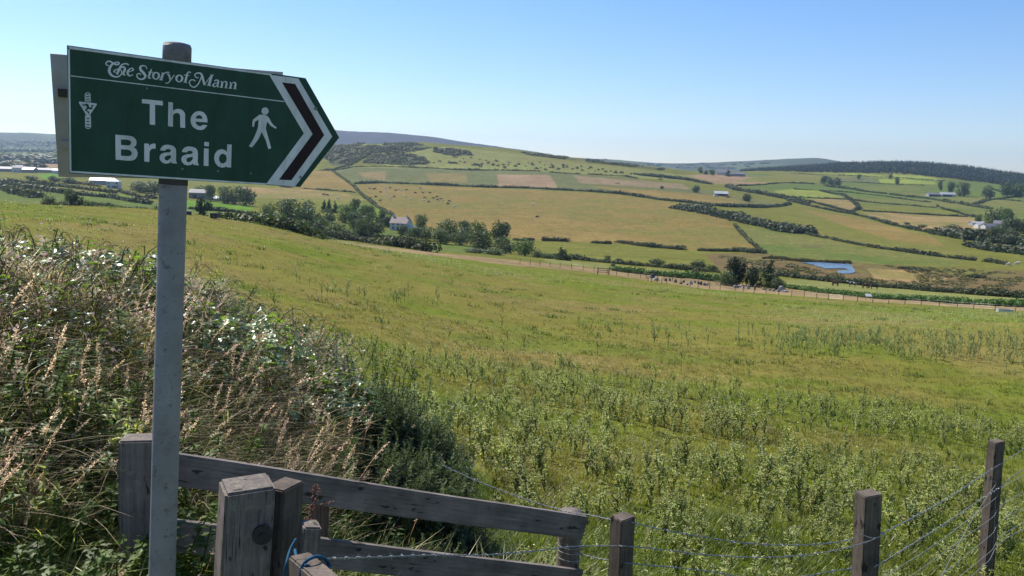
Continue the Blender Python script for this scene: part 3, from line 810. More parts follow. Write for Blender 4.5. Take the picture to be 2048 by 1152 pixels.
# --- hedges ------------------------------------------------------------------
def clump(seed, n, size, base):
    r = np.random.default_rng(seed)
    return tri4(crown_arrays(seed, [(0, 0, .45, .55, .55, .5), (.35, .1, .3, .35, .3, .3), (-.3, -.2, .35, .35, .35, .35)], n, size, base, .4))
CL_BIG = [clump(50 + i, 90, .13, (.066, .080, .036)) for i in range(4)]
CL_SMALL = [clump(60 + i, 30, .22, (.066, .080, .038)) for i in range(4)]

def ground_line(pts, dmin, dmax=7000):
    return np.array([gp(u, v, dmin, dmax) for u, v in pts])

def hedge(label, pts, h, w, dmin, dmax=7000, tint=(1, 1, 1), gap=0.0, name="hedge", group="hedges between the fields"):
    g = ground_line(pts, dmin, dmax)
    seg = np.linalg.norm(np.diff(g, axis=0), axis=1)
    keep = np.r_[True, seg > .3]; g = g[keep]; seg = np.linalg.norm(np.diff(g, axis=0), axis=1)
    s = np.r_[0, np.cumsum(seg)]; D = np.linalg.norm(g.mean(0))
    small = D > 450
    step = max(h * .42, D / 900)
    rows = max(1, int(round(w / (h * .9))))
    t = np.repeat(np.arange(0, s[-1], step), rows)
    t = t + rng.uniform(-.4, .4, len(t)) * step
    if gap > 0: t = t[vnoise(t / 14, t * 0 + len(label), 5) > gap]
    x = np.interp(t, s, g[:, 0]); y = np.interp(t, s, g[:, 1])
    off = rng.uniform(-.5, .5, len(t)) * max(w - h * .5, .2)
    tx = np.interp(t + 1, s, g[:, 0]) - np.interp(t - 1, s, g[:, 0]); ty = np.interp(t + 1, s, g[:, 1]) - np.interp(t - 1, s, g[:, 1])
    q = np.hypot(tx, ty) + 1e-6
    x, y = x - ty / q * off, y + tx / q * off
    z = gz(x, y)
    sc = h * rng.uniform(.5, 1.15, len(t)) * (.6 + .75 * vnoise(t / (h * 5), t * 0 + 3.3, len(label)))
    soup = Soup(); kk = rng.integers(0, 4, len(t))
    tn = np.array(tint) * rng.uniform(.75, 1.25, (len(t), 1))
    for i in range(4):
        m = kk == i
        scatter(soup, (CL_SMALL if small else CL_BIG)[i], np.stack([x, y, z - .08 * sc], 1)[m], rng.uniform(0, 6.28, m.sum()), np.stack([sc * 1.15, sc * 1.15, sc], 1)[m], tn[m])
    if soup.n == 0: return
    V, F, C = soup.arrays(); c0 = V.mean(0); c0[2] = V[:, 2].min()
    o = obj(name, mesh_np(name, V - c0, F, M_HEDGE, C)); o.location = c0
    return tag(o, label, "hedge", group)

HEDGES = [
 ("long dark hedge along the top of the big tan field", [(712, 368), (762, 366), (819, 368), (881, 371), (975, 375), (1069, 377), (1131, 381), (1240, 388), (1275, 393), (1319, 400), (1381, 406), (1437, 413), (1506, 415), (1569, 411), (1578, 409)], 3.0, 4.5, 450, 1400, 0),
 ("thin hedge higher up the hill under the gorse dotted pasture", [(640, 341), (667, 341), (709, 334), (762, 333), (869, 337), (912, 340), (975, 341), (1069, 342), (1131, 347), (1240, 352), (1275, 357)], 2.4, 3, 600, 1500, .12),
 ("diagonal wall hedge climbing left of the big tan field", [(667, 343), (688, 358), (709, 374), (731, 396), (756, 415), (787, 432)], 1.8, 2.5, 380, 1400, .1),
 ("hedge climbing through the dark gorse to the hilltop", [(662, 341), (703, 329), (741, 307), (794, 298), (825, 289)], 3.0, 4, 700, 1700, 0),
 ("broken hedge along the top of the orange hay field", [(560, 374), (600, 377), (656, 381), (694, 384), (712, 386)], 1.9, 2.5, 450, 1200, .25),
 ("short hedge pieces under the big tan field, left part", [(1028, 481), (1062, 481), (1106, 482), (1131, 483), (1172, 485)], 2.0, 3, 330, 700, .3),
 ("small dark hedge piece under the middle of the big tan field", [(1184, 486), (1200, 487), (1222, 488)], 1.8, 3, 330, 700, 0),
 ("dark bushy hedge under the right part of the big tan field", [(1234, 485), (1275, 491), (1319, 496), (1369, 500)], 2.4, 4, 330, 700, 0),
 ("low scrubby hedge between the tan field and the marsh", [(1397, 502), (1444, 503), (1487, 503), (1506, 506), (1531, 507)], 2.2, 4, 330, 600, .15),
 ("thin wall hedge between the tan field and the green field", [(1469, 449), (1484, 467), (1503, 486), (1522, 502)], 1.4, 2, 330, 900, .1),
 ("thick dark scrub belt running down the middle of the far slope", [(1362, 416), (1412, 424), (1456, 434), (1506, 446), (1569, 459), (1605, 467)], 4.2, 26, 400, 1000, 0),
 ("narrow hedge continuing from the scrub belt down to the right", [(1600, 466), (1647, 476), (1740, 494), (1781, 500), (1875, 513), (1937, 520), (1987, 525), (2012, 530)], 2.0, 3, 380, 1000, .1),
 ("hedge down the right slope from the copse to the tan field, lower line", [(1575, 402), (1603, 408), (1641, 417), (1675, 424), (1703, 428), (1737, 436), (1781, 449), (1828, 460), (1859, 465), (1885, 472)], 2.6, 4, 450, 1500, .06),
 ("upper hedge of the lane on the right slope", [(1603, 400), (1647, 411), (1700, 424)], 2.2, 3, 600, 1500, .1),
 ("scrub band running down right of the white roofed farm", [(1455, 373), (1475, 381), (1490, 383), (1537, 391), (1584, 400), (1612, 407)], 4.5, 14, 500, 1500, 0),
 ("scrub band on the slope left of the white roofed farm", [(1275, 350), (1320, 354), (1381, 361), (1415, 368)], 3.5, 18, 700, 1500, .1),
 ("hedge curving under the pink field below the ridge farm", [(1472, 372), (1506, 371), (1553, 367), (1612, 366)], 2.2, 3, 700, 2000, 0),
 ("first long hedge across the right hand green fields", [(1590, 379), (1640, 381), (1700, 385), (1760, 392), (1819, 400), (1859, 405)], 2.4, 3, 700, 2000, .05),
 ("second long hedge across the right hand green fields", [(1556, 391), (1640, 397), (1692, 399), (1760, 407), (1819, 411), (1873, 416)], 2.4, 3, 600, 2000, .05),
 ("hedge along the top of the tan field on the right", [(1726, 422), (1779, 425), (1839, 429), (1889, 432), (1935, 434)], 2.2, 3, 600, 1500, 0),
 ("winding hedge with bushes between the bright and tan right fields", [(1640, 382), (1684, 390), (1700, 399), (1714, 410), (1719, 418), (1703, 424)], 2.8, 4, 600, 2000, 0),
 ("grey scrub line across the middle of the right hand fields", [(1600, 366), (1640, 370), (1690, 377), (1720, 382), (1764, 387), (1819, 394), (1859, 398), (1889, 402), (1929, 409), (1979, 418)], 3.4, 9, 700, 2000, .15),
 ("hedge under the yellow green fields below the forest", [(1580, 347), (1640, 350), (1708, 352), (1789, 355), (1839, 359), (1889, 362)], 2.4, 3, 1000, 2300, .05),
 ("hedge under the dull green field below the forest", [(1640, 361), (1670, 363), (1751, 367), (1799, 369), (1851, 371)], 2.4, 3, 900, 2300, .05),
 ("hedge rising to the right above the right hand farm", [(1949, 409), (1969, 402), (2008, 397), (2048, 392), (2100, 389)], 3.0, 5, 700, 2000, 0),
 ("hedge leading down to the right hand farm", [(1875, 413), (1889, 419), (1919, 426), (1947, 434)], 2.2, 3, 600, 1700, .1),
 ("hedge at the right edge below the forest", [(1983, 378), (2018, 387), (2048, 391), (2100, 397)], 2.4, 3, 900, 2000, .1),
 ("hedge by the right edge above the farm trees", [(1990, 398), (2048, 404), (2120, 410)], 2.4, 3, 800, 2000, .1),
 ("upper thick wood strip at the right under the tan field", [(1870, 468), (1900, 470), (1937, 478), (2000, 486), (2048, 490), (2140, 500)], 6.0, 16, 420, 1000, 0),
 ("lower thick wood strip at the right edge", [(1935, 494), (1950, 495), (2000, 503), (2048, 508), (2140, 520)], 5.5, 13, 400, 900, 0),
 ("front hedge on the left beyond the meadow crest", [(-80, 366), (0, 376), (37, 389), (75, 396)], 3.4, 5, 250, 700, 0),
 ("long left hedge running down to the sign pole", [(-80, 356), (0, 365), (47, 374), (109, 385), (162, 391), (219, 396), (297, 409)], 2.8, 4, 300, 900, .04),
 ("upper left hedge under the far farm", [(6, 363), (62, 368), (125, 374), (187, 382), (234, 387)], 2.6, 4, 400, 1200, 0),
 ("short dark hedge left of the pole on the meadow crest", [(165, 411), (190, 413), (219, 416)], 2.6, 4, 230, 700, 0),
 ("low hedge by the green trough left of the sign pole", [(222, 417), (250, 419), (294, 421)], 1.6, 3, 230, 700, .15),
 ("hedge crossing the bright green field right of the sign pole", [(380, 418), (416, 421), (462, 424), (506, 428)], 2.0, 3, 230, 700, 0),
 ("hedge under the large tree mass by the white hipped house", [(240, 384), (270, 393), (312, 398)], 2.2, 3, 300, 900, 0),
 ("brown hedge bank in front of the white hipped house", [(135, 366), (165, 369), (200, 374)], 3.0, 4, 400, 1200, 0),
 ("grey scrub along the meadow edge right of the sign pole", [(440, 441), (470, 446), (520, 450), (562, 455), (610, 468), (640, 474)], 1.6, 3, 118, 260, .1),
 ("dark rounded hedge above the pink strip at the left", [(628, 474), (645, 477), (666, 478), (688, 478)], 3.0, 5, 170, 400, 0),
 ("long dark gorse hedge above the pink strip", [(683, 480), (710, 482), (741, 487), (765, 490), (792, 494), (820, 497), (840, 501), (858, 503)], 2.4, 5, 180, 400, 0),
 ("dark hedge behind the long gorse hedge", [(690, 470), (715, 472), (741, 474), (775, 476), (807, 478)], 2.4, 4, 220, 500, 0),
 ("hedge right of the small pointed tree along the valley floor", [(1080, 515), (1110, 517), (1147, 519), (1194, 524), (1256, 530), (1294, 533), (1381, 541), (1440, 546)], 1.6, 3.5, 205, 400, 0),
 ("leafy green hedge just beyond the stone circle fence", [(1223, 541), (1272, 547), (1350, 554), (1412, 560), (1447, 562)], 1.9, 5, 170, 300, 0),
 ("green fern hedge between the cow field and the fence", [(1545, 571), (1578, 576), (1620, 582), (1656, 586), (1750, 596), (1844, 601), (1937, 607), (2048, 613), (2140, 619)], 1.2, 4, 168, 300, 0),
 ("dark hedge between the marsh and the cow field", [(1560, 551), (1581, 555), (1656, 563), (1750, 573), (1844, 581), (1937, 588), (2048, 596), (2140, 604)], 1.7, 4, 215, 350, 0),
 ("rushy scrub along the far shore of the pond", [(1530, 517), (1580, 520), (1605, 523), (1660, 525), (1700, 527)], 1.2, 4, 280, 500, .1),
 ("scattered scrub on the marsh right of the pond", [(1760, 530), (1840, 541), (1900, 549), (1960, 556)], 1.0, 8, 240, 450, .3),
]
TINTS = {"fern": (1.3, 2.0, 1.0), "leafy": (1.2, 1.9, 1.0), "grey": (1.3, 1.35, 1.25), "brown": (1.5, 1.05, .9), "rushy": (1.4, 1.1, .8), "wall": (1.4, 1.35, 1.2)}
for lb, pts, h, w, d0, d1, gp_ in HEDGES:
    tn = (1, 1, 1)
    for k_, v_ in TINTS.items():
        if k_ in lb: tn = v_; break
    hedge(lb, pts, h, w, d0, d1, tn, gp_)

# --- gorse dots over the hill pasture (each its own bush) and the massed gorse scrub -------------
GB = [mesh_np("gorse_bush", *clump(80 + i, 70, .16, (.058, .068, .034))[:2], M_HEDGE, clump(80 + i, 70, .16, (.058, .068, .034))[2]) for i in range(3)]
dots = [(869, 326), (880, 324), (897, 327), (904, 326), (940, 340), (920, 323), (931, 326), (947, 330), (952, 331), (963, 329), (978, 327), (985, 331), (997, 333), (1005, 330), (1015, 331), (1029, 333), (1055, 327), (1063, 329), (1065, 331), (1080, 336), (1090, 331), (1098, 335), (1104, 330), (1105, 333), (1105, 337), (1124, 333), (1125, 336), (1133, 333), (1134, 336), (1127, 331), (1145, 339), (1155, 337), (1165, 341), (1178, 338), (1190, 343), (1198, 341), (1210, 345), (1222, 343), (1231, 347), (1245, 346), (1080, 325), (1050, 333), (1036, 329), (1020, 326), (992, 323), (973, 322), (958, 319), (941, 317), (926, 318), (911, 315), (1162, 333), (1182, 336), (1205, 339), (1262, 349), (1252, 352), (1116, 340), (1092, 341), (1072, 338), (1010, 337), (962, 334)]
for i, (u, v) in enumerate(dots):
    p = gp(u + rng.uniform(-2, 2), v + rng.uniform(-.7, .7), 700, 1800)
    b_ = obj("gorse_bush", GB[i % 3]); s_ = rng.uniform(2.0, 4.6)
    b_.location = p - np.array([0, 0, .2]); b_.rotation_euler = (0, 0, rng.uniform(0, 6)); b_.scale = (s_ * 1.3, s_ * 1.3, s_ * .9)
    tag(b_, "small dark gorse bush dotted over the pale hilltop pasture", "gorse bush", "gorse bushes on the hill pasture")
for (u, v, lb) in ((905, 327, "wide flat gorse bush on the hill pasture, left of two"), (951, 331, "wide flat gorse bush on the hill pasture, right of two")):
    p = gp(u, v, 700, 1800); b_ = obj("gorse_bush", GB[0]); b_.location = p; b_.scale = (11, 9, 3.2)
    tag(b_, lb, "gorse bush", "gorse bushes on the hill pasture")
soup = Soup()
for poly, n in ((FIELDS_GORSE, m) for FIELDS_GORSE, m in ((f[1], (900, 420, 260, 380)[i] if i < 4 else 0) for i, f in enumerate([f for f in FIELDS if f[0] == GORSE and f[2] == 900]))):
    if n == 0: continue
    pl = np.array(poly); k = 0; pts = []
    while len(pts) < n:
        u = rng.uniform(pl[:, 0].min(), pl[:, 0].max(), 50); v = rng.uniform(pl[:, 1].min(), pl[:, 1].max(), 50)
        ok = inpoly(u, v, pl) & (vnoise(u / 16, v / 6, 3) > .3)
        pts += [(a, b) for a, b in zip(u[ok], v[ok])]
        k += 1
        if k > 400: break
    g = np.array([gp(u, v, 700, 1800) for u, v in pts[:n]])
    s_ = rng.uniform(1.6, 4.2, len(g))
    scatter(soup, CL_SMALL[0], g, rng.uniform(0, 6.28, len(g)), np.stack([s_ * 1.5, s_ * 1.5, s_ * .8], 1), np.array((1.25, 1.12, 1.0)) * rng.uniform(.75, 1.3, (len(g), 1)))
o = obj("hillside_gorse", soup.mesh("hillside_gorse", M_HEDGE)); tag(o, "dark gorse scrub massed over the hilltop", "gorse scrub", kind="stuff")

# marsh rushes and rough tufts
soup = Soup()
pts = []
for poly, n in (([(1440, 512), (1600, 524), (1600, 552), (1450, 540)], 200), ([(1720, 530), (1900, 536), (2048, 547), (2048, 590), (1844, 576), (1716, 562)], 420), ([(1560, 528), (1600, 530), (1690, 552), (1690, 562), (1570, 552)], 160)):
    pl = np.array(poly, float); q = []
    while len(q) < n:
        u = rng.uniform(pl[:, 0].min(), pl[:, 0].max(), 60); v = rng.uniform(pl[:, 1].min(), pl[:, 1].max(), 60)
        ok = inpoly(u, v, pl) & (vnoise(u / 22, v / 7, 8) > .42) & ~inpoly(u, v, POND)
        q += list(zip(u[ok], v[ok]))
    pts += q[:n]
g = np.array([gp(u, v, 190, 600) for u, v in pts])
dd = np.hypot((g[:, 0] - POND_C[0]) / POND_RX, (g[:, 1] - POND_C[1]) / POND_RY)
g = g[dd > .98]
s_ = rng.uniform(.5, 1.1, len(g))
scatter(soup, CL_SMALL[1], g, rng.uniform(0, 6.28, len(g)), np.stack([s_ * 2.2, s_ * 2.2, s_ * .8], 1), np.array((2.0, 1.6, 1.1)) * rng.uniform(.6, 1.5, (len(g), 1)))
o = obj("marsh_rushes", soup.mesh("marsh_rushes", M_HEDGE)); tag(o, "brown rushes and rough tufts around the pond", "rushes", kind="stuff")

# --- conifer plantation on the right hand skyline ------------------------------------------------
def conifer_tpl(seed):
    r = np.random.default_rng(seed)
    return tri4(crown_arrays(seed, cone_lobes(seed, .2, 6), 46, .085, (.050, .068, .046), .35))
soup = Soup()
us = rng.uniform(1470, 2250, 8200); Ds = np.exp(rng.uniform(math.log(1960), math.log(2640), 8200))
lo = np.interp(us, [1470, 1520, 1660, 1780, 1950, 2048, 2250], [2350, 2120, 2020, 2010, 1980, 1960, 1900])
k = Ds > lo
us, Ds = us[k], Ds[k]
azs = np.arctan((us - 1024) / FPX * math.cos(PITCH)); X, Y = Ds * np.sin(azs), Ds * np.cos(azs); Z = gz(X, Y)
H = rng.uniform(8, 13.5, len(X)) * np.interp(us, [1470, 1600], [.7, 1])
for i in range(3):
    m = np.arange(len(X)) % 3 == i
    scatter(soup, conifer_tpl(900 + i), np.stack([X, Y, Z], 1)[m], rng.uniform(0, 6.28, m.sum()), np.stack([H, H, H], 1)[m], np.ones((m.sum(), 3)) * rng.uniform(.75, 1.25, (m.sum(), 1)))
o = obj("conifer_forest", soup.mesh("conifer_forest", M_HEDGE)); tag(o, "dark conifer plantation along the right hand skyline", "forest", kind="stuff")
# far woods and hedgerows in the plain at the left
soup = Soup(); pts = []
for (u0, u1, v0, v1, n) in ((-120, 110, 314, 322, 170), (-120, 130, 282, 292, 130), (-120, 150, 301, 303, 60), (-120, 70, 334, 336, 40), (60, 150, 326, 327, 30)):
    u = rng.uniform(u0, u1, n); v = rng.uniform(v0, v1, n) + (u - u0) * .01
    pts += [(a, b) for a, b in zip(u, v)]
g = np.array([gp(u, v, 1300, 6000) for u, v in pts]); s_ = rng.uniform(7, 14, len(g))
scatter(soup, CL_SMALL[2], g, rng.uniform(0, 6.28, len(g)), np.stack([s_ * 1.8, s_ * 1.8, s_], 1), np.ones((len(g), 3)) * rng.uniform(.8, 1.3, (len(g), 1)))
# field hedges on the far right hills
for (u0, v0, u1, v1, n) in ((1190, 326, 1330, 330, 26), (1270, 333, 1420, 330, 28), (1330, 328, 1300, 338, 10), (1400, 326, 1430, 340, 12), (1440, 331, 1540, 327, 20), (1210, 320, 1230, 334, 10), (1350, 336, 1470, 337, 20), (1480, 325, 1500, 336, 10)):
    t = rng.uniform(0, 1, n)
    gg = np.array([gp(u0 + (u1 - u0) * a, v0 + (v1 - v0) * a, 2700, 7000) for a in t]); s_ = rng.uniform(7, 12, n)
    scatter(soup, CL_SMALL[3], gg, rng.uniform(0, 6.28, n), np.stack([s_ * 2, s_ * 2, s_ * .7], 1), np.ones((n, 3)) * rng.uniform(.8, 1.2, (n, 1)))
o = obj("far_woods", soup.mesh("far_woods", M_HEDGE)); tag(o, "faint blue woods and hedges on the distant plain", "woods", kind="stuff")
# ================================================================ BUILDINGS, VEHICLES, ANIMALS, STONES, FAR FENCES
M_WHITE = plain_mat("white_render", (.52, .52, .50), .8, .3, .8, .08)
M_STONE = plain_mat("barn_stone", (.24, .22, .20), .9, .2, 1.5, .25)
M_SLATE = plain_mat("roof_slate", (.16, .15, .17), .6, .4, 1.2, .2)
M_PALE = plain_mat("pale_sheet_roof", (.37, .38, .39), .45, .5, .6, .1)
M_GREYSH = plain_mat("grey_cladding", (.30, .31, .33), .6, .4, .6, .15)
M_DARKSH = plain_mat("dark_opening", (.03, .03, .035), .6, .4)
M_BROWNR = plain_mat("brown_roof", (.22, .17, .16), .7, .3, 1.0, .2)
M_GLASS = plain_mat("window_glass", (.03, .04, .05), .08, .6)
M_BLUE = plain_mat("blue_sheet", (.10, .22, .42), .5, .4, 1, .1)
M_RED = plain_mat("red_paint", (.45, .10, .12), .4, .5)
M_TYRE = plain_mat("rubber", (.02, .02, .02), .8, .3)

def box_arr(x0, x1, y0, y1, z0, z1):
    V = np.array([(x, y, z) for z in (z0, z1) for x, y in ((x0, y0), (x1, y0), (x1, y1), (x0, y1))], float)
    return V, np.array([(0, 3, 2, 1), (4, 5, 6, 7), (0, 1, 5, 4), (1, 2, 6, 5), (2, 3, 7, 6), (3, 0, 4, 7)])

def building(name, cat, label, u, D, w, d, hw, hr, yaw, mw, mr, hip=False, chims=(), wins=(), door=None, lean=None, group="farm buildings"):
    """w along local x (faces the viewer when yaw = 0), ridge along x; wins = (x, z, width, height) on the front"""
    p = at_dist(u, D)
    t = empty(name, p - np.array([0, 0, .5]), yaw); tag(t, label, cat, group)
    s = Soup()
    if hip: V, F = box_arr(-w / 2, w / 2, -d / 2, d / 2, 0, hw + .5); s.add(V, F, (1, 1, 1))
    else:
        V = np.array([(x, y, z) for x in (-w / 2, w / 2) for y, z in ((-d / 2, 0), (d / 2, 0), (d / 2, hw + .5), (0, hw + hr + .42), (-d / 2, hw + .5))], float)
        F = [(0, 1, 2), (0, 2, 3), (0, 3, 4), (5, 7, 6), (5, 8, 7), (5, 9, 8)]
        for a, b in ((0, 4), (1, 0), (2, 1)):
            pass
        F += [(0, 4, 9), (0, 9, 5), (1, 6, 7), (1, 7, 2), (0, 5, 6), (0, 6, 1)]
        s.add(V, np.array(F), (1, 1, 1))
    obj("wall", s.mesh("wall", mw), t)
    s = Soup(); o_ = .3; z0, z1 = hw + .46, hw + hr + .5; th = .14
    if hip:
        q = max(w / 2 - d / 2, .2)
        for dz in (0, 1):
            pass
        V = np.array([(-w / 2 - o_, -d / 2 - o_, z0), (w / 2 + o_, -d / 2 - o_, z0), (w / 2 + o_, d / 2 + o_, z0), (-w / 2 - o_, d / 2 + o_, z0), (-q, 0, z1), (q, 0, z1)])
        s.add(V, np.array([(0, 1, 5), (0, 5, 4), (1, 2, 5), (2, 3, 4), (2, 4, 5), (3, 0, 4), (0, 2, 1), (0, 3, 2)]), (1, 1, 1))
    else:
        for sg in (-1, 1):
            a = np.array([(-w / 2 - o_, sg * (d / 2 + o_), z0 - .12), (w / 2 + o_, sg * (d / 2 + o_), z0 - .12), (w / 2 + o_, 0, z1), (-w / 2 - o_, 0, z1)])
            V = np.concatenate([a, a + np.array([0, 0, th])])
            s.add(V, np.array([(0, 3, 2, 1), (4, 5, 6, 7), (0, 1, 5, 4), (1, 2, 6, 5), (2, 3, 7, 6), (3, 0, 4, 7)]), (1, 1, 1))
    rf = obj("roof", s.mesh("roof", mr), t)
    for cx in chims:
        s = Soup(); s.add(*box_arr(cx - .4, cx + .4, -.35, .35, hw + hr * .5, hw + hr + 1.5), (1, 1, 1)); s.add(*box_arr(cx - .2, cx + .2, -.15, .15, hw + hr + 1.5, hw + hr + 1.9), (1, 1, 1))
        obj("chimney", s.mesh("chimney", mw), rf)
    for x, z, ww, wh in wins:
        s = Soup(); y = -d / 2
        for b in (box_arr(x - ww / 2 - .1, x + ww / 2 + .1, y - .06, y + .05, z + wh, z + wh + .12), box_arr(x - ww / 2 - .16, x + ww / 2 + .16, y - .12, y + .05, z - .12, z),
                  box_arr(x - ww / 2 - .1, x - ww / 2, y - .06, y + .05, z, z + wh), box_arr(x + ww / 2, x + ww / 2 + .1, y - .06, y + .05, z, z + wh), box_arr(x - .04, x + .04, y - .05, y + .05, z, z + wh)):
            s.add(*b, (1, 1, 1))
        wf = obj("window", s.mesh("window", M_WHITE), t)
        s = Soup(); s.add(*box_arr(x - ww / 2, x + ww / 2, y - .03, y + .02, z, z + wh), (1, 1, 1)); obj("pane", s.mesh("pane", M_GLASS), wf)
    if door:
        x, ww, wh, dm = door; s = Soup(); s.add(*box_arr(x - ww / 2, x + ww / 2, -d / 2 - .05, -d / 2 + .03, .45, .5 + wh), (1, 1, 1)); obj("door", s.mesh("door", dm), t)
    if lean:
        x0, x1, h0 = lean; s = Soup()
        V = np.array([(x, y, z) for x, z in ((x0, h0 + 1.6), (x1, h0)) for y in (-d / 2 * .8, d / 2 * .8)] + [(x, y, 0) for x in (x0, x1) for y in (-d / 2 * .8, d / 2 * .8)], float)
        s.add(V, np.array([(0, 2, 3, 1), (4, 6, 2, 0), (5, 1, 3, 7), (6, 7, 3, 2)]), (1, 1, 1)); obj("lean_to", s.mesh("lean_to", mw), t)
    return t

building("farmhouse", "house", "white gabled farmhouse with a brown roof among the valley trees", 795, 402, 8.2, 6.5, 3.6, 2.6, rad(-14), M_WHITE, M_BROWNR, chims=(-3.4, 3.4),
         wins=[(-2.4, 1.3, .9, 1.2), (1.9, 1.3, .9, 1.2), (-2.4, 3.2, .8, 1.0), (0, 3.2, .8, 1.0), (2.2, 3.2, .8, 1.0)], door=(0, 1.0, 2.0, M_DARKSH), lean=(4.1, 7.4, 2.0), group="houses in the valley")
building("house", "house", "white square house with a pale hipped roof below the sign", 218, 700, 8.6, 8, 5.2, 2.6, rad(12), M_WHITE, M_PALE, hip=True, wins=[(-2.8, 1.2, 1.0, 1.4), (0, 1.2, 1.0, 1.4), (2.9, 1.2, 1.0, 1.4), (-2.8, 3.7, 1.0, 1.3), (2.9, 3.7, 1.0, 1.3)], door=(1.4, 1.1, 2.1, M_DARKSH), group="houses in the valley")
building("farm_shed", "shed", "long pale roofed shed just left of the white hipped house", 193, 760, 16, 8, 3.4, 2.2, rad(8), M_GREYSH, M_PALE)
building("stone_barn", "barn", "grey stone barn with slate roof right of the sign pole", 389, 600, 11.5, 7, 4.0, 2.2, rad(6), M_STONE, M_SLATE, wins=[(2.5, 2.2, .9, 1.0)], door=(-2, 2.6, 2.8, M_DARKSH))
building("farm_shed", "shed", "low shed with bright white roof in the field right of the stone barn", 428, 590, 8, 6, 1.6, 1.4, rad(4), M_GREYSH, M_PALE)
G_F = "buildings of the far left farm"
building("farm_shed", "shed", "grey roofed shed at the left edge of the far left farm", 5, 1180, 20, 10, 3.5, 2.5, rad(10), M_STONE, M_SLATE, group=G_F)
building("farmhouse", "house", "white farmhouse with chimneys at the far left farm", 28, 1150, 12, 8, 5.5, 3, rad(5), M_WHITE, M_SLATE, chims=(-5, 5), wins=[(-3, 1.5, 1.2, 1.6), (3, 1.5, 1.2, 1.6)], group=G_F)
building("stone_barn", "barn", "pale roofed barn in the middle of the far left farm", 50, 1140, 14, 9, 3.8, 2.6, rad(-6), M_STONE, M_PALE, group=G_F)
building("farm_shed", "shed", "long low grey shed right of the far left farm", 76, 1160, 30, 10, 3.4, 2.0, rad(4), M_STONE, M_SLATE, group=G_F)
building("farm_shed", "shed", "blue and white shed at the left corner of the sign", 108, 1120, 12, 8, 3.8, 1.8, rad(4), M_WHITE, M_BLUE, group=G_F)
building("barn", "barn", "white roofed open barn alone on the far slope", 1436, 985, 15, 10, 2.6, 2.6, rad(-10), M_DARKSH, M_PALE)
building("farmhouse", "house", "pale farmhouse with steep roof on the skyline ridge", 1437, 1640, 22, 12, 5, 5.0, rad(-14), M_WHITE, M_SLATE, group="ridge farm")
building("barn", "barn", "dark low barn beside the skyline ridge farmhouse", 1466, 1630, 26, 12, 4.0, 3.0, rad(4), M_STONE, M_SLATE, group="ridge farm")
building("long_shed", "shed", "long grey open fronted shed on the far right slope", 1861, 1420, 20, 9, 3.0, 2.0, rad(6), M_GREYSH, M_SLATE, wins=(), door=(0, 16, 2.0, M_DARKSH))
building("long_shed", "shed", "white roofed shed beside the long grey one on the far right slope", 1888, 1430, 22, 10, 3.4, 2.6, rad(4), M_WHITE, M_PALE, door=(-2, 14, 2.2, M_DARKSH))
G_R = "buildings of the right hand farm"
building("farm_shed", "shed", "flat pale roofed shed at the left end of the right hand farm", 1953, 840, 11, 6, 2.2, 1.0, rad(8), M_GREYSH, M_PALE, group=G_R)
building("farm_shed", "shed", "white shed in front of the flat roofed one at the right hand farm", 1961, 800, 8, 6, 2.4, 1.8, rad(10), M_WHITE, M_PALE, group=G_R)
building("cottage", "house", "long white cottage in the middle of the right hand farm", 1977, 790, 10, 6, 2.4, 2.0, rad(12), M_WHITE, M_SLATE, chims=(-4.6,), wins=[(-3, 1.2, .9, 1.0), (2, 1.2, .9, 1.0)], group=G_R)
building("cottage", "house", "white house half hidden by trees at the right hand farm", 2000, 800, 9, 7, 4.2, 2.4, rad(-30), M_WHITE, M_SLATE, wins=[(-2, 2.0, .9, 1.1), (2, 2.0, .9, 1.1)], group=G_R)

def van(label, u, D, L, mat, yaw):
    t = empty("parked_van", at_dist(u, D), yaw); tag(t, label, "van")
    s = Soup()
    prof = [(-L / 2, .4), (L / 2, .4), (L / 2, 1.1), (L / 2 - .9, 1.3), (L / 2 - 1.6, 2.1), (-L / 2, 2.1)]
    V = np.array([(x, y, z) for y in (-.9, .9) for x, z in prof]); n = len(prof)
    F = [(0, i, i + 1) for i in range(1, n - 1)] + [(n, n + i + 1, n + i) for i in range(1, n - 1)]
    F += [q for i in range(n) for q in ((i, n + i, n + (i + 1) % n), (i, n + (i + 1) % n, (i + 1) % n))]
    s.add(V, np.array(F), (1, 1, 1)); obj("body", s.mesh("body", mat), t)
    s = Soup(); s.add(*box_arr(L / 2 - 2.1, L / 2 - 1.4, -.92, .92, 1.35, 1.9), (1, 1, 1)); obj("side_window", s.mesh("side_window", M_GLASS), t)
    for x in (-L / 2 + .8, L / 2 - .8):
        for y in (-.85, .85):
            s = Soup(); tube(s, [(x, y - .12, .38), (x, y + .12, .38)], .38, 12, (1, 1, 1)); obj("wheel", s.mesh("wheel", M_TYRE), t)
van("white van parked in front of the white roofed barn", 1427, 965, 5.5, M_WHITE, rad(10))
van("red van parked at the right of the white roofed barn", 1450, 965, 5.0, M_RED, rad(0))

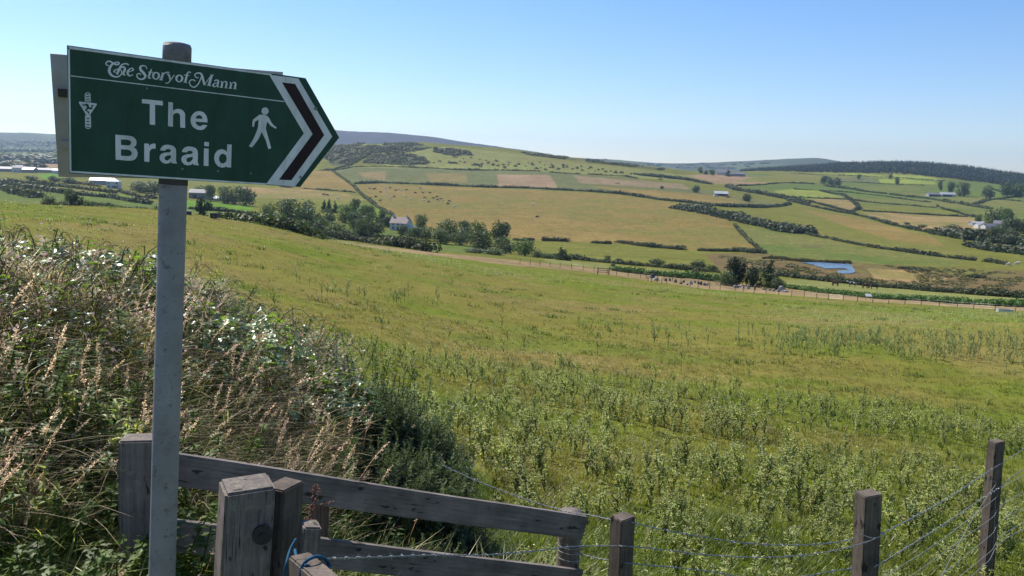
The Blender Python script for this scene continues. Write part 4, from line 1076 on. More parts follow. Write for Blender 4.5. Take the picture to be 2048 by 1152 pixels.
# --- cattle: one skinned body each --------------------------------------------------------------
def skin_mesh(name, verts, edges, radii, sub, mat, root=0):
    me = bpy.data.meshes.new(name + "_src"); me.from_pydata(verts, edges, [])
    o = bpy.data.objects.new(name + "_src", me); COL.objects.link(o)
    sk = o.modifiers.new("s", 'SKIN'); sb = o.modifiers.new("d", 'SUBSURF'); sb.levels = sub; sb.render_levels = sub
    for i, r in enumerate(radii): me.skin_vertices[0].data[i].radius = (r, r) if np.isscalar(r) else r
    me.skin_vertices[0].data[root].use_root = True
    dg = bpy.context.evaluated_depsgraph_get()
    m2 = bpy.data.meshes.new_from_object(o.evaluated_get(dg)); m2.name = name
    bpy.data.objects.remove(o); m2.materials.clear(); m2.materials.append(mat)
    for p_ in m2.polygons: p_.use_smooth = True
    return m2
def cow_mesh(name, mat, graze):
    v = [(0, 0, 1.0), (.55, 0, 1.05), (-.6, 0, 1.05), (.8, 0, 1.15)]
    v += [(1.1, 0, .85), (1.3, 0, .42), (1.42, 0, .2)] if graze else [(1.1, 0, 1.35), (1.3, 0, 1.45), (1.55, 0, 1.3)]
    e = [(0, 1), (0, 2), (1, 3), (3, 4), (4, 5), (5, 6)]
    r = [.40, .36, .34, .24, .17, .15, .09]
    for x, y, par in ((.6, .2, 1), (.6, -.2, 1), (-.65, .2, 2), (-.65, -.2, 2)):
        k = len(v); bend = .06 if x > 0 else -.08
        v += [(x, y, .72), (x + bend, y, .38), (x, y, .04)]; e += [(par, k), (k, k + 1), (k + 1, k + 2)]; r += [.16, .085, .07]
    k = len(v); v += [(-.95, 0, 1.15), (-1.02, 0, .6)]; e += [(2, k), (k, k + 1)]; r += [.05, .04]
    k = len(v); v += [(v[5][0] - .05, .22, v[5][2] + .12), (v[5][0] - .05, -.22, v[5][2] + .12)]; e += [(5, k), (5, k + 1)]; r += [.04, .04]
    return skin_mesh(name, v, e, r, 1, mat)
def patch_mat(name, a, b):
    m, nt, N, L, bs = new_mat(name); c = ramp(nt, noise(nt, 1.6, 2, .5), [(.48, a), (.52, b)]); L.new(c, bs.inputs["Base Color"]); bs.inputs["Roughness"].default_value = .8; return m
COW_M = [plain_mat("brown_hide", (.13, .07, .04), .8, .2), patch_mat("patched_hide", (.05, .045, .04), (.6, .57, .5)), plain_mat("cream_hide", (.62, .56, .46), .8, .2), plain_mat("dark_hide", (.035, .03, .028), .8, .2)]
COWS = [[cow_mesh("cow", m, g) for g in (True, False)] for m in COW_M]
def cow(u, v, m, g, label, group, dmin, s=1.0, D=None):
    p = gp(u, v, dmin, dmin * 5)
    o = obj("cow", COWS[m][g]); o.location = p - np.array([0, 0, .03]); o.rotation_euler = (0, 0, rng.uniform(-.5, .5) + (math.pi if rng.random() < .5 else 0)); o.scale = (s, s, s)
    tag(o, label, "cow", group)
G_C = "cattle in the strip field beyond the fence"
cow(1670, 572, 0, 1, "dark brown cow, leftmost of four in the pale strip field", G_C, 180)
cow(1704, 574, 1, 1, "white and dark patched cow in the pale strip field", G_C, 180)
cow(1730, 577, 0, 0, "brown cow right of the patched cow in the pale strip field", G_C, 180)
cow(1748, 579, 3, 0, "blackish cow, rightmost of four in the pale strip field", G_C, 180)
cow(1389, 549, 0, 0, "single brown cow left of the dark conifers behind the hedge", G_C, 185)
cow(2016, 533, 2, 0, "pale cow standing at the right of the marsh, left of two", "pale cattle on the marsh", 330, 1.2)
cow(2033, 531, 2, 1, "pale cow standing at the right of the marsh, right of two", "pale cattle on the marsh", 330, 1.2)
cow(647, 391, 3, 1, "dark cow in the orange hay field, left one of a pair", "cattle in the hay field", 450, 1.3)
cow(654, 392, 3, 0, "dark cow in the orange hay field, right one of a pair", "cattle in the hay field", 450, 1.3)
cow(675, 399, 2, 0, "cream cow alone at the edge of the orange hay field", "cattle in the hay field", 450, 1.3)
cow(1065, 411, 2, 1, "pale animal alone high in the middle of the big tan field", "cattle in the big tan field", 450, 1.1)
cow(1075, 436, 3, 0, "dark cow alone low in the middle of the big tan field", "cattle in the big tan field", 400, 1.2)
herd_d = [(739, 377), (750, 377), (748, 379), (762, 385), (780, 376), (791, 381), (740, 397), (752, 394), (760, 402), (813, 380), (831, 386), (841, 377), (846, 386), (860, 386), (849, 396), (858, 404), (866, 397), (875, 400), (883, 399), (898, 403), (896, 408), (788, 394), (874, 394)]
herd_l = [(742, 377), (771, 377), (771, 384), (795, 378), (803, 382), (776, 390), (780, 397), (809, 393), (821, 399), (839, 377), (848, 402), (845, 379), (884, 402), (908, 414)]
for u, v in herd_d: cow(u, v + 1.2, 3 if rng.random() < .5 else 0, int(rng.random() < .7), "dark or brown cow of the herd spread over the big tan field", "dark cattle of the herd", 450, 1.15)
for u, v in herd_l: cow(u, v + 1.2, 2, int(rng.random() < .7), "pale cream cow of the herd spread over the big tan field", "pale cattle of the herd", 450, 1.15)

# --- stone circle ----------------------------------------------------------------------------------
M_MEG = plain_mat("lichened_stone", (.30, .29, .27), .9, .2, 3, .35, bmp=.4)
M_MEGD = plain_mat("dark_stone", (.10, .095, .09), .9, .2, 3, .35, bmp=.4)
def stone(u, v, hpx, wpx, dark, label, D=None, tilt=0.0):
    p = gp(u, v, 150, 260) if D is None else at_dist(u, D)
    d = float(project(p)[2]); H = 1.35 * hpx * d / FPX; W = 1.35 * wpx * d / FPX
    bm = bmesh.new(); bmesh.ops.create_icosphere(bm, subdivisions=2, radius=.5)
    sd = rng.uniform(0, 50)
    for vv in bm.verts:
        c = vv.co; k = 1 + .5 * (float(fbm(np.array([c.x * 2.2 + sd]), np.array([c.y * 2.2 + c.z * 1.7]), 4, 3)[0]) - .5)
        sq = 1 / max(abs(c.x), abs(c.y), abs(c.z)) * .5
        f = .55 * sq + .45
        c.x *= f * k; c.y *= f * k * .7; c.z = (c.z * f * k + .38)
        if c.z > .5: c.x *= .8
    me = bpy.data.meshes.new("standing_stone"); bm.to_mesh(me); bm.free(); me.materials.append(M_MEGD if dark else M_MEG)
    o = obj("standing_stone", me); o.location = p - np.array([0, 0, H * .1]); o.scale = (W, max(W * .8, .35), H); o.rotation_euler = (0, tilt, rng.uniform(-.6, .6))
    tag(o, label, "standing stone", "stones of the circle beyond the fence")
STONES = [(1304.5, 556, 9, 8, 1, "large round dark stone, leftmost of the stone circle"), (1311, 561, 5, 9, 0, "pale low stone lying right of the large round dark one"),
 (1331.5, 562, 5, 4, 1, "small dark stone, left of a leaning pair near the large round one"), (1339.7, 562, 6, 3.5, 1, "upright dark stone, right of a leaning pair near the large round one"),
 (1351, 565, 6, 5, 1, "stubby dark stone alone in the middle left of the circle"), (1362, 568, 4, 5, 1, "lowest dark stone in front of the middle of the circle"), (1367, 565, 5, 4, 1, "small dark stone behind the lowest dark one"),
 (1374, 570, 4, 5, 0, "pale flat stone in the middle of the circle"), (1382.5, 569, 7, 5, 0, "larger grey stone in the middle of the circle"), (1390, 566, 5, 3.5, 1, "narrow dark stone right of the larger grey stone"),
 (1397, 568, 5, 5, 1, "dark stone, first of the tight row at the middle right"), (1402, 570, 7, 4, 1, "tallest dark stone of the tight row at the middle right"), (1409, 571, 5, 4, 1, "dark stone third in the tight row at the middle right"), (1413.5, 571, 5, 5, 0, "pale leaning stone ending the tight row"),
 (1470, 576, 6, 5, 0, "grey stone at the left of the group under the dark conifers"), (1475, 576, 5, 4, 1, "dark stone in the group under the dark conifers"), (1480, 575, 5, 8, 0, "wide low grey stone under the dark conifers"), (1486, 577, 4, 6, 0, "flat stone at the front of the group under the conifers"),
 (1497, 578.5, 10, 5, 0, "tallest pale standing stone in front of the conifers"), (1509.5, 579.5, 8, 3, 1, "slim dark stone just right of the tallest pale one"),
 (1528, 580, 3, 6, 1, "low dark stone lying between the slim one and the heap"), (1540, 581, 3, 4, 1, "small low dark stone left of the grey heap"), (1547, 582.5, 5, 5, 0, "grey stone at the left of the heap under the feathery conifer"), (1557, 583.5, 5, 6, 0, "grey stone at the front of the heap under the feathery conifer"),
 (1562.5, 581, 10, 9, 0, "biggest grey boulder of the heap under the feathery conifer"), (1566, 584, 4, 4, 0, "small grey stone in front of the biggest boulder"), (1571.5, 584.5, 4, 7, 0, "flat pale stone at the right end of the heap")]
for a in STONES: stone(*a)

# --- far wire fences ---------------------------------------------------------------------------------
M_POST = plain_mat("dark_post", (.10, .08, .062), .9, .2, 4, .2)
M_WIRE = plain_mat("galvanised_wire", (.30, .30, .30), .45, .5, metal=.4)
def far_fence(label, pts, h, wires=(.35, .7, 1.05), dmin=120, dmax=230):
    base = np.array([gp(u, v, dmin, dmax) for u, v in pts]); c0 = base.mean(0)
    t = empty("wire_fence", c0); tag(t, label, "fence", "wire fences round the stone circle")
    for b in base:
        s = Soup(); lean = rng.normal(0, .03, 2); hh = h * rng.uniform(.92, 1.08)
        tube(s, [b - c0 - np.array([0, 0, .15]), b - c0 + np.array([lean[0], lean[1], hh])], .052, 6, (1, 1, 1))
        obj("post", s.mesh("post", M_POST), t)
    for wz in wires:
        s = Soup(); tube(s, base - c0 + np.array([0, 0, wz]), .009, 4, (1, 1, 1)); obj("wire", s.mesh("wire", M_WIRE), t)
far_fence("wire fence on dark posts along the near side of the stone circle",
 [(1296, 563), (1303, 564.5), (1314, 565.5), (1323, 567), (1333, 568), (1380, 574), (1396, 577), (1419, 577.5), (1440, 579), (1470, 581.5), (1486, 584), (1508, 586), (1532, 588), (1557, 590), (1583, 593), (1608, 595), (1633, 598), (1656, 600), (1686, 602.5), (1714, 604.5), (1745, 606), (1777, 608), (1809, 609), (1842, 611), (1878, 613), (1914, 617), (1947, 619), (1990, 622), (2030, 625), (2070, 628)], 1.15)
far_fence("wire fence on thin posts along the far side of the stone circle",
 [(1040, 528), (1060, 530), (1080, 532), (1100, 534), (1120, 536), (1143, 538), (1166, 541), (1188, 544), (1214, 549), (1233, 551), (1256, 554), (1281, 556), (1293, 557.5), (1316, 559), (1328, 560), (1345, 562), (1362, 563), (1396, 566), (1417, 568), (1450, 570), (1475, 572)], 1.1, (.5, 1.0), 120, 230)
p = gp(1206, 549, 120, 230); t = empty("field_gate", p, rad(-6)); tag(t, "dark wooden field gate in the fence left of the stone circle", "gate")
for x in (-1.0, 1.1):
    s = Soup(); tube(s, [(x, 0, -.2), (x, 0, 1.35)], .1, 6, (1, 1, 1)); obj("post", s.mesh("post", M_POST), t)
for z in (.45, .8, 1.15):
    s = Soup(); s.add(*box_arr(-.9, 1.0, -.03, .03, z - .05, z + .05), (1, 1, 1)); obj("rail", s.mesh("rail", M_POST), t)
# white information board and the water trough
p = gp(1736, 600, 140, 230); t = empty("information_board", p, rad(10)); tag(t, "white tilted information board in the dry strip beyond the fence", "board")
s = Soup(); V, F = box_arr(-.6, .6, -.35, .35, -.03, .03); V = V @ np.array([[1, 0, 0], [0, .8, .6], [0, -.6, .8]]) + np.array([0, 0, .9]); s.add(V, F, (1, 1, 1)); obj("panel", s.mesh("panel", M_WHITE), t)
for x in (-.45, .45):
    s = Soup(); tube(s, [(x, 0, -.1), (x, 0, .88)], .04, 6, (1, 1, 1)); obj("leg", s.mesh("leg", M_POST), t)
def trough(label, u, v, L, mat, dmin):
    p = gp(u, v, dmin, 400); t = empty("water_trough", p, rad(-4)); tag(t, label, "trough")
    s = Soup()
    for b in (box_arr(-L / 2, L / 2, -.4, -.32, .05, .6), box_arr(-L / 2, L / 2, .32, .4, .05, .6), box_arr(-L / 2, -L / 2 + .08, -.32, .32, .05, .6), box_arr(L / 2 - .08, L / 2, -.32, .32, .05, .6), box_arr(-L / 2 + .08, L / 2 - .08, -.32, .32, .05, .15)): s.add(*b, (1, 1, 1))
    obj("basin", s.mesh("basin", mat), t)
    s = Soup(); s.add(*box_arr(-L / 2 + .1, L / 2 - .1, -.31, .31, .40, .45), (1, 1, 1)); obj("water", s.mesh("water", wm), t)
trough("pale grey water trough at the right end of the meadow", 2008, 628, 1.9, M_PALE, 110)
trough("dark trough on the meadow crest right of the sign pole", 430, 437, .8, M_DARKSH, 80)
trough("green trough on the crest left of the sign pole", 268, 420, 2.4, plain_mat("green_paint", (.05, .12, .09), .6, .4), 150)
p = gp(378, 430, 80, 200); t = empty("feed_bin", p); tag(t, "small dark feed bin on the crest beside the sign pole", "feed bin")
t.scale = (.5, .5, .5)
s = Soup(); s.add(*box_arr(-.45, .45, -.4, .4, 0, .8), (1, 1, 1)); obj("body", s.mesh("body", M_DARKSH), t)
s = Soup(); s.add(*box_arr(-.5, .5, -.45, .45, .8, .9), (1, 1, 1)); obj("lid", s.mesh("lid", M_GREYSH), t)
# ================================================================ SIGNPOST
M_POLE, nt, N, L, b = new_mat("galvanised_pole")
c = ramp(nt, noise(nt, 9, 5, .65), [(.3, (.215, .203, .198)), (.7, (.33, .315, .308))])
c = mixrgb(nt, 'MIX', ramp(nt, noise(nt, 34, 4, .7), [(.60, (0, 0, 0)), (.70, (.75, .75, .75))]), c, (.09, .085, .075))
c = mixrgb(nt, 'MIX', ramp(nt, noise(nt, 120, 2, .6), [(.68, (0, 0, 0)), (.72, (.8, .8, .8))]), c, (.03, .03, .03))
c = mixrgb(nt, 'MIX', ramp(nt, noise(nt, 5, 5, .7), [(.52, (0, 0, 0)), (.70, (.55, .55, .55))]), c, (.16, .13, .09))
L.new(c, b.inputs["Base Color"]); b.inputs["Roughness"].default_value = .62; b.inputs["Metallic"].default_value = .25
bump(nt, b, noise(nt, 90, 4, .6), .25, .002)
def sign_mat(name, col, rough=.45, amt=.12):
    m, nt, N, L, b = new_mat(name)
    c = ramp(nt, noise(nt, 16, 5, .65), [(.3, tuple(x * (1 - amt) for x in col)), (.7, tuple(x * (1 + amt) for x in col))])
    c = mixrgb(nt, 'MIX', ramp(nt, noise(nt, 60, 4, .75), [(.64, (0, 0, 0)), (.74, (.35, .35, .35))]), c, (.10, .10, .085))
    c = mixrgb(nt, 'MULTIPLY', .55, c, ramp(nt, noise(nt, 1.0, 4, .7, sx=(26, 26, 3)), [(.32, (.55, .56, .52)), (.55, (1.05, 1.05, 1.05))]))
    L.new(c, b.inputs["Base Color"]); b.inputs["Roughness"].default_value = rough; b.inputs["Specular IOR Level"].default_value = .35
    return m
M_SGREEN = sign_mat("sign_green", (.014, .066, .050)); M_SWHITE = sign_mat("sign_white", (.70, .71, .74), amt=.06); M_SMAROON = sign_mat("sign_maroon", (.017, .0055, .0165))
M_SBACK = plain_mat("sign_back_metal", (.50, .44, .43), .55, .4, 7, .25, metal=.1)
M_RUSTY = plain_mat("stained_clip", (.07, .055, .05), .8, .3, 20, .3)
M_SCREW = plain_mat("screw_head", (.25, .25, .24), .4, .5, metal=.6)

def par_solve(c):
    r = [ray(*q) for q in c]
    d = np.linalg.solve(np.stack([-r[1], r[2], -r[3]], 1), -r[0]); d = np.r_[1, d]
    return np.array([d[i] * r[i] for i in range(4)])
SD = 2.20
SC = par_solve([(134.7, 91.3), (610.3, 156.9), (598.8, 373.4), (139.4, 345.9)]) * SD
S_n = np.cross(SC[1] - SC[0], SC[3] - SC[0]); S_n /= np.linalg.norm(S_n)
if S_n @ SC[0] > 0: S_n = -S_n                                   # toward the viewer
S_x = (SC[1] - SC[0]) / np.linalg.norm(SC[1] - SC[0]); S_y = np.cross(S_n, S_x)
if S_y[2] < 0: S_y = -S_y
S_O = SC[0]
def to_sign(u, v):
    """photo pixel -> position (metres) in the plane of the sign face"""
    r = ray(u, v); p = r * ((S_O @ S_n) / (r @ S_n)) - S_O
    return np.array([p @ S_x, p @ S_y])
def c1(x, y): return to_sign(80 + x / 3.2, 60 + y / 3.2)
def c2(x, y): return to_sign(190 + x * 310 / 2048, 100 + y * 100 / 661)
def c3(x, y): return to_sign(140 + x * 80 / 922, 170 + y * 100 / 1152)
def c4(x, y): return to_sign(480 + x * 100 / 886, 190 + y * 130 / 1152)
def on_sign(ab, h): return S_O + ab[0] * S_x + ab[1] * S_y + h * S_n
def sign_depth(u, v): r = ray(u, v); return (S_O @ S_n) / (r @ S_n)
_da, _db = sign_depth(354, 125) + .043, sign_depth(345, 362) + .043
_d0 = max(_da - .00018 * 33, _db - .00018 * 270)
POLE_T = P(354.5, 92, _d0); POLE_B = P(324, 1152, _d0 + .19); POLE_R = 27.0 * _d0 / FPX
print('pole', _da, _db, _d0)
sp = empty("signpost", POLE_T + (POLE_B - POLE_T) * 1.25)
SP0 = np.array(sp.location)
tag(sp, "grey metal signpost with a green and white walkers' arrow sign pointing right", "signpost")
def rel(pts): return np.asarray(pts) - SP0
s = Soup(); ax = POLE_T + (POLE_B - POLE_T) * np.linspace(0, 1.32, 14)[:, None]
tube(s, rel(np.concatenate([ax[:1] + (ax[0] - ax[1]) * 0.0, ax])), POLE_R, 36, (1, 1, 1), cap=False)
pole = obj("pole", s.mesh("pole", M_POLE, True), sp)
s = Soup(); up = (POLE_T - POLE_B) / np.linalg.norm(POLE_T - POLE_B)
tube(s, rel([POLE_T - up * .075, POLE_T - up * .004, POLE_T + up * .006, POLE_T + up * .009]), [POLE_R + .0004, POLE_R + .0004, POLE_R - .003, POLE_R - .016], 36, (1, 1, 1))
obj("pole_cap", s.mesh("pole_cap", plain_mat("rusty_cap", (.23, .19, .165), .7, .3, 40, .35), True), pole)

def plate(name, poly_ab, h0, h1, mat, parent):
    """solid flat shape in the sign plane between heights h0 < h1"""
    n = len(poly_ab); tri = tessellate_polygon([[Vector((a, b_, 0)) for a, b_ in poly_ab]])
    V = np.array([on_sign(q, h1) for q in poly_ab] + [on_sign(q, h0) for q in poly_ab])
    F = [tuple(t) for t in tri] + [(a + n, c_ + n, b_ + n) for a, b_, c_ in tri]
    for i in range(n): j = (i + 1) % n; F += [(i, j, n + j), (i, n + j, n + i)]
    s = Soup(); s.add(rel(V), np.array(F), (1, 1, 1)); me = s.mesh(name, mat)
    bm = bmesh.new(); bm.from_mesh(me); bmesh.ops.recalc_face_normals(bm, faces=bm.faces); bm.to_mesh(me); bm.free()
    return obj(name, me, parent)
board = plate("sign_board", [c1(173, 97), c1(1700, 308), c1(1915, 688), c1(1665, 1005), c1(187, 917)], -.0035, 0, M_SGREEN, sp)
def mark(name, polys, mat, h, parent=board, step=2e-5):
    s = Soup()
    for i, poly in enumerate(polys):
        tri = tessellate_polygon([[Vector((a, b_, 0)) for a, b_ in poly]])
        F = np.array([tuple(t) for t in tri]); V = np.array([on_sign(q, h + i * step) for q in poly])
        nn = np.cross(V[F[0][1]] - V[F[0][0]], V[F[0][2]] - V[F[0][0]])
        if nn @ S_n < 0: F = F[:, ::-1]
        s.add(rel(V), F, (1, 1, 1))
    return obj(name, s.mesh(name, mat), parent)
mark("border", [[c1(179, 103), c1(1480, 280), c1(1490, 292), c1(190, 121)], [c1(179, 121.5), c1(190, 121.5), c1(201, 900), c1(189, 911)], [c1(201, 901), c1(1452, 981), c1(1448, 991), c1(192, 912)], [c1(197, 290), c1(1560, 455), c1(1564, 461), c1(199, 296)]], M_SWHITE, .0006)
ch = mark("chevron", [[c1(1466, 286), c1(1652, 309), c1(1870, 682), c1(1632, 1001), c1(1446, 987), c1(1688, 661)]], M_SWHITE, .0009)
mark("chevron_stripe", [[c1(1548, 335), c1(1632, 345), c1(1818, 672), c1(1608, 961), c1(1529, 957), c1(1744, 666)]], M_SMAROON, .0013, ch)
# walking figure
hd = [c4(443 + 63 * math.cos(a), 284 + 65 * math.sin(a)) for a in np.linspace(0, 2 * math.pi, 28)[:-1]]
bd = [c4(*q) for q in [(345, 348), (425, 348), (460, 360), (492, 380), (512, 404), (545, 465), (580, 520), (650, 578), (630, 597), (545, 548), (480, 470), (468, 520), (455, 590), (470, 650), (510, 790), (551, 940), (500, 960), (450, 790), (383, 655), (330, 770), (285, 835), (210, 930), (155, 908), (240, 770), (290, 650), (315, 575), (322, 510), (328, 435), (262, 475), (247, 565), (213, 560), (216, 490), (228, 437), (280, 395)]]
mark("walking_figure", [hd, bd], M_SWHITE, .0009)
# place name lettering, one cut-out letter each
def cT(x, y): return to_sign(275 + x / 12.8, 185 + y / 12.8)
def cB(x, y): return to_sign(220 + x / 7.877, 260 + y / 7.877)
A1 = [[(788, 320), (800, 280), (835, 245), (890, 230), (950, 236), (1005, 255), (1035, 295), (1040, 350), (1038, 480), (1056, 530), (975, 522), (962, 500), (930, 522), (880, 530), (825, 515), (785, 470), (778, 420), (800, 380), (850, 358), (930, 350), (958, 335), (955, 310), (920, 297), (885, 303), (865, 325)], [(958, 395), (900, 402), (865, 420), (858, 445), (870, 475), (905, 482), (945, 450), (960, 425)]]
A2 = [[(x + 343, y + 27) for x, y in lp] for lp in A1]
LET = [(cT, [[(110, 165), (645, 217), (650, 330), (448, 314), (448, 830), (310, 818), (312, 294), (110, 272)]]),
 (cT, [[(788, 242), (905, 255), (908, 470), (950, 435), (1010, 418), (1080, 422), (1150, 450), (1200, 505), (1216, 570), (1216, 908), (1092, 895), (1090, 600), (1075, 550), (1040, 525), (990, 522), (940, 540), (910, 580), (905, 875), (780, 860)]]),
 (cT, [[(1790, 765), (1785, 680), (1760, 590), (1700, 515), (1630, 482), (1560, 475), (1480, 495), (1410, 550), (1365, 630), (1355, 710), (1370, 800), (1410, 870), (1470, 920), (1550, 955), (1630, 960), (1700, 940), (1750, 890), (1785, 835), (1665, 825), (1640, 850), (1600, 860), (1550, 850), (1500, 805), (1480, 745)], [(1485, 665), (1500, 620), (1540, 585), (1590, 577), (1640, 605), (1665, 675)]]),
 (cB, [[(82, 72), (300, 90), (360, 105), (405, 145), (418, 190), (408, 240), (375, 272), (415, 305), (435, 360), (428, 415), (395, 460), (345, 482), (270, 482), (88, 465)], [(172, 147), (270, 152), (315, 165), (333, 195), (322, 230), (290, 243), (172, 235)], [(172, 302), (280, 308), (325, 325), (345, 365), (330, 400), (290, 412), (172, 405)]]),
 (cB, [[(538, 212), (612, 215), (612, 258), (640, 225), (680, 212), (718, 218), (715, 295), (670, 292), (640, 308), (622, 345), (618, 503), (538, 495)]]),
 (cB, A1), (cB, A2), (cB, [[(1480, 288), (1554, 293), (1550, 568), (1474, 562)]]), (cB, [[(1484, 185), (1558, 190), (1556, 258), (1482, 250)]]),
 (cB, [[(1845, 225), (1915, 230), (1906, 592), (1835, 585), (1836, 562), (1810, 585), (1760, 592), (1700, 570), (1655, 515), (1638, 445), (1650, 375), (1690, 322), (1750, 300), (1805, 312), (1840, 345)], [(1780, 372), (1740, 385), (1716, 430), (1718, 480), (1745, 520), (1785, 528), (1825, 500), (1838, 450), (1825, 395)]])]
for fn, loops in LET:
    ab = [[fn(*q) for q in lp] for lp in loops]
    tri = tessellate_polygon([[Vector((a_, b_, 0)) for a_, b_ in lp] for lp in ab])
    V = np.array([on_sign(q, .0009) for lp in ab for q in lp]); F = np.array([tuple(t) for t in tri])
    nn = np.cross(V[F[0][1]] - V[F[0][0]], V[F[0][2]] - V[F[0][0]])
    if nn @ S_n < 0: F = F[:, ::-1]
    s = Soup(); s.add(rel(V), F, (1, 1, 1)); obj("letter", s.mesh("letter", M_SWHITE), board)
# swash title, drawn as pen strokes of varying width (x, y, width)
SW = [
 [(178, 207, 14), (155, 198, 16), (145, 175, 18), (165, 152, 18), (205, 152, 20), (245, 180, 22), (288, 192, 22), (318, 178, 18), (310, 162, 12), (275, 162, 14), (225, 190, 24), (195, 235, 32), (188, 285, 34), (212, 328, 28), (258, 352, 20), (310, 350, 18), (345, 320, 14), (350, 280, 12), (328, 255, 12), (290, 255, 13), (256, 270, 14), (252, 290, 15), (270, 290, 12)],
 [(446, 198, 18), (415, 182, 18), (370, 186, 16), (335, 220, 22), (312, 270, 28), (287, 322, 26)],
 [(322, 258, 10), (350, 230, 14), (382, 226, 24), (394, 252, 28), (378, 295, 28), (374, 322, 24), (402, 332, 10)],
 [(424, 292, 10), (468, 282, 10), (505, 264, 16), (492, 242, 18), (460, 250, 16), (434, 282, 26), (432, 316, 28), (458, 340, 20), (502, 326, 9)],
 [(682, 252, 10), (672, 218, 12), (632, 206, 16), (598, 224, 26), (602, 262, 32), (640, 303, 34), (664, 342, 30), (642, 378, 22), (597, 385, 18), (557, 357, 16), (555, 322, 14), (583, 310, 14), (604, 328, 16)],
 [(745, 250, 10), (727, 300, 24), (710, 348, 26), (716, 374, 16), (742, 368, 9)], [(700, 291, 11), (768, 294, 11)],
 [(805, 293, 13), (840, 318, 26), (838, 360, 28), (803, 386, 14), (770, 362, 26), (772, 318, 28), (806, 293, 13)],
 [(878, 302, 10), (896, 312, 24), (882, 358, 28), (868, 396, 28)], [(890, 340, 10), (918, 306, 14), (958, 294, 18), (982, 300, 18)], [(846, 392, 10), (896, 397, 10)],
 [(948, 320, 10), (974, 326, 24), (985, 362, 28), (990, 392, 18)], [(1046, 329, 12), (1018, 368, 14), (986, 410, 16), (956, 438, 15), (930, 432, 18)],
 [(1112, 328, 13), (1147, 353, 26), (1145, 396, 28), (1110, 421, 14), (1077, 397, 26), (1079, 353, 28), (1113, 328, 13)],
 [(1264, 302, 18), (1242, 288, 14), (1218, 310, 20), (1206, 360, 28), (1190, 422, 28)], [(1174, 330, 11), (1246, 336, 11)], [(1168, 425, 9), (1216, 432, 9)],
 [(1368, 364, 15), (1338, 362, 14), (1316, 337, 15), (1335, 309, 17), (1384, 305, 22), (1410, 332, 30), (1426, 390, 32), (1444, 462, 24)],
 [(1410, 328, 12), (1390, 390, 14), (1360, 450, 16), (1310, 490, 17), (1263, 470, 17), (1244, 426, 15), (1266, 396, 14), (1304, 395, 14), (1320, 412, 17)],
 [(1446, 462, 11), (1492, 390, 12), (1540, 330, 13)], [(1540, 335, 30), (1521, 400, 34), (1502, 466, 34)], [(1522, 328, 9), (1567, 331, 9)], [(1474, 466, 9), (1532, 473, 9)],
 [(1574, 412, 15), (1600, 396, 16), (1627, 408, 24), (1620, 450, 28), (1615, 480, 22), (1640, 487, 9)], [(1616, 430, 11), (1577, 442, 14), (1556, 464, 22), (1572, 483, 18), (1606, 470, 10)],
 [(1662, 408, 10), (1677, 440, 28), (1666, 492, 28)], [(1676, 438, 10), (1710, 416, 14), (1736, 430, 26), (1726, 494, 28)], [(1645, 492, 9), (1688, 496, 9)], [(1704, 498, 9), (1750, 503, 9)],
 [(1780, 420, 10), (1795, 452, 28), (1784, 504, 28)], [(1794, 450, 10), (1828, 428, 14), (1854, 442, 26), (1844, 506, 28)], [(1763, 504, 9), (1806, 508, 9)], [(1822, 510, 9), (1868, 515, 9)]]
s = Soup(); hh = .0007
for st in SW:
    q = catmull(st, 7); ab = np.array([c2(x, y) for x, y, w in q]); wd = q[:, 2] * .5 * (np.linalg.norm(c2(1000, 300) - c2(1100, 300)) / 100)
    t = np.gradient(ab, axis=0); t /= np.linalg.norm(t, axis=1)[:, None] + 1e-12; nrm = np.stack([-t[:, 1], t[:, 0]], 1)
    V = []
    for i in range(len(ab)):
        V += [on_sign(ab[i] + nrm[i] * wd[i], hh), on_sign(ab[i] - nrm[i] * wd[i], hh)]; hh += 1.2e-6
    hh += 4e-6; i = np.arange(len(ab) - 1) * 2
    s.add(rel(V), np.stack([i, i + 1, i + 3, i + 2], -1), (1, 1, 1))
obj("title_lettering", s.mesh("title_lettering", M_SWHITE), board)
# emblem: interlaced chain behind a triangle with three running legs
polys = []
def ring(cx, cy, rx, ry, w, a0=0, a1=2 * math.pi, n=18):
    a = np.linspace(a0, a1, n)
    return [c3(cx + (rx + w / 2) * math.cos(t), cy + (ry + w / 2) * math.sin(t)) for t in a] + [c3(cx + (rx - w / 2) * math.cos(t), cy + (ry - w / 2) * math.sin(t)) for t in a[::-1]]
for cx, cy in ((405, 235), (407, 300), (409, 362), (413, 735), (414, 805), (415, 875), (416, 943)):
    up_ = cy < 500
    polys.append(ring(cx, cy, 62, 62, 17))
    for sg in (-1, 1): polys.append([c3(cx, cy - 14), c3(cx + sg * 4, cy + 30), c3(cx + sg * 58, cy - 22 if up_ else cy + 4), c3(cx + sg * 52, cy - 36 if up_ else cy - 10)])
mark("emblem_chain", polys, M_SWHITE, .0006, step=6e-6)
em = mark("emblem_triangle", [[c3(*q) for q in [(200, 395), (215, 380), (612, 424), (622, 440), (615, 458), (425, 735), (410, 745), (398, 735), (203, 412)]]], M_SWHITE, .0009)
mark("emblem_legs", [[c3(*q) for q in [(264, 428), (312, 452), (372, 430), (415, 434), (442, 508), (490, 522), (492, 478), (484, 456), (522, 460), (568, 462), (522, 490), (514, 555), (490, 566), (425, 552), (392, 572), (397, 598), (447, 614), (440, 642), (412, 678), (414, 640), (380, 604), (342, 586), (386, 518), (372, 474), (326, 472), (316, 494)]]], M_SGREEN, .0012, em)
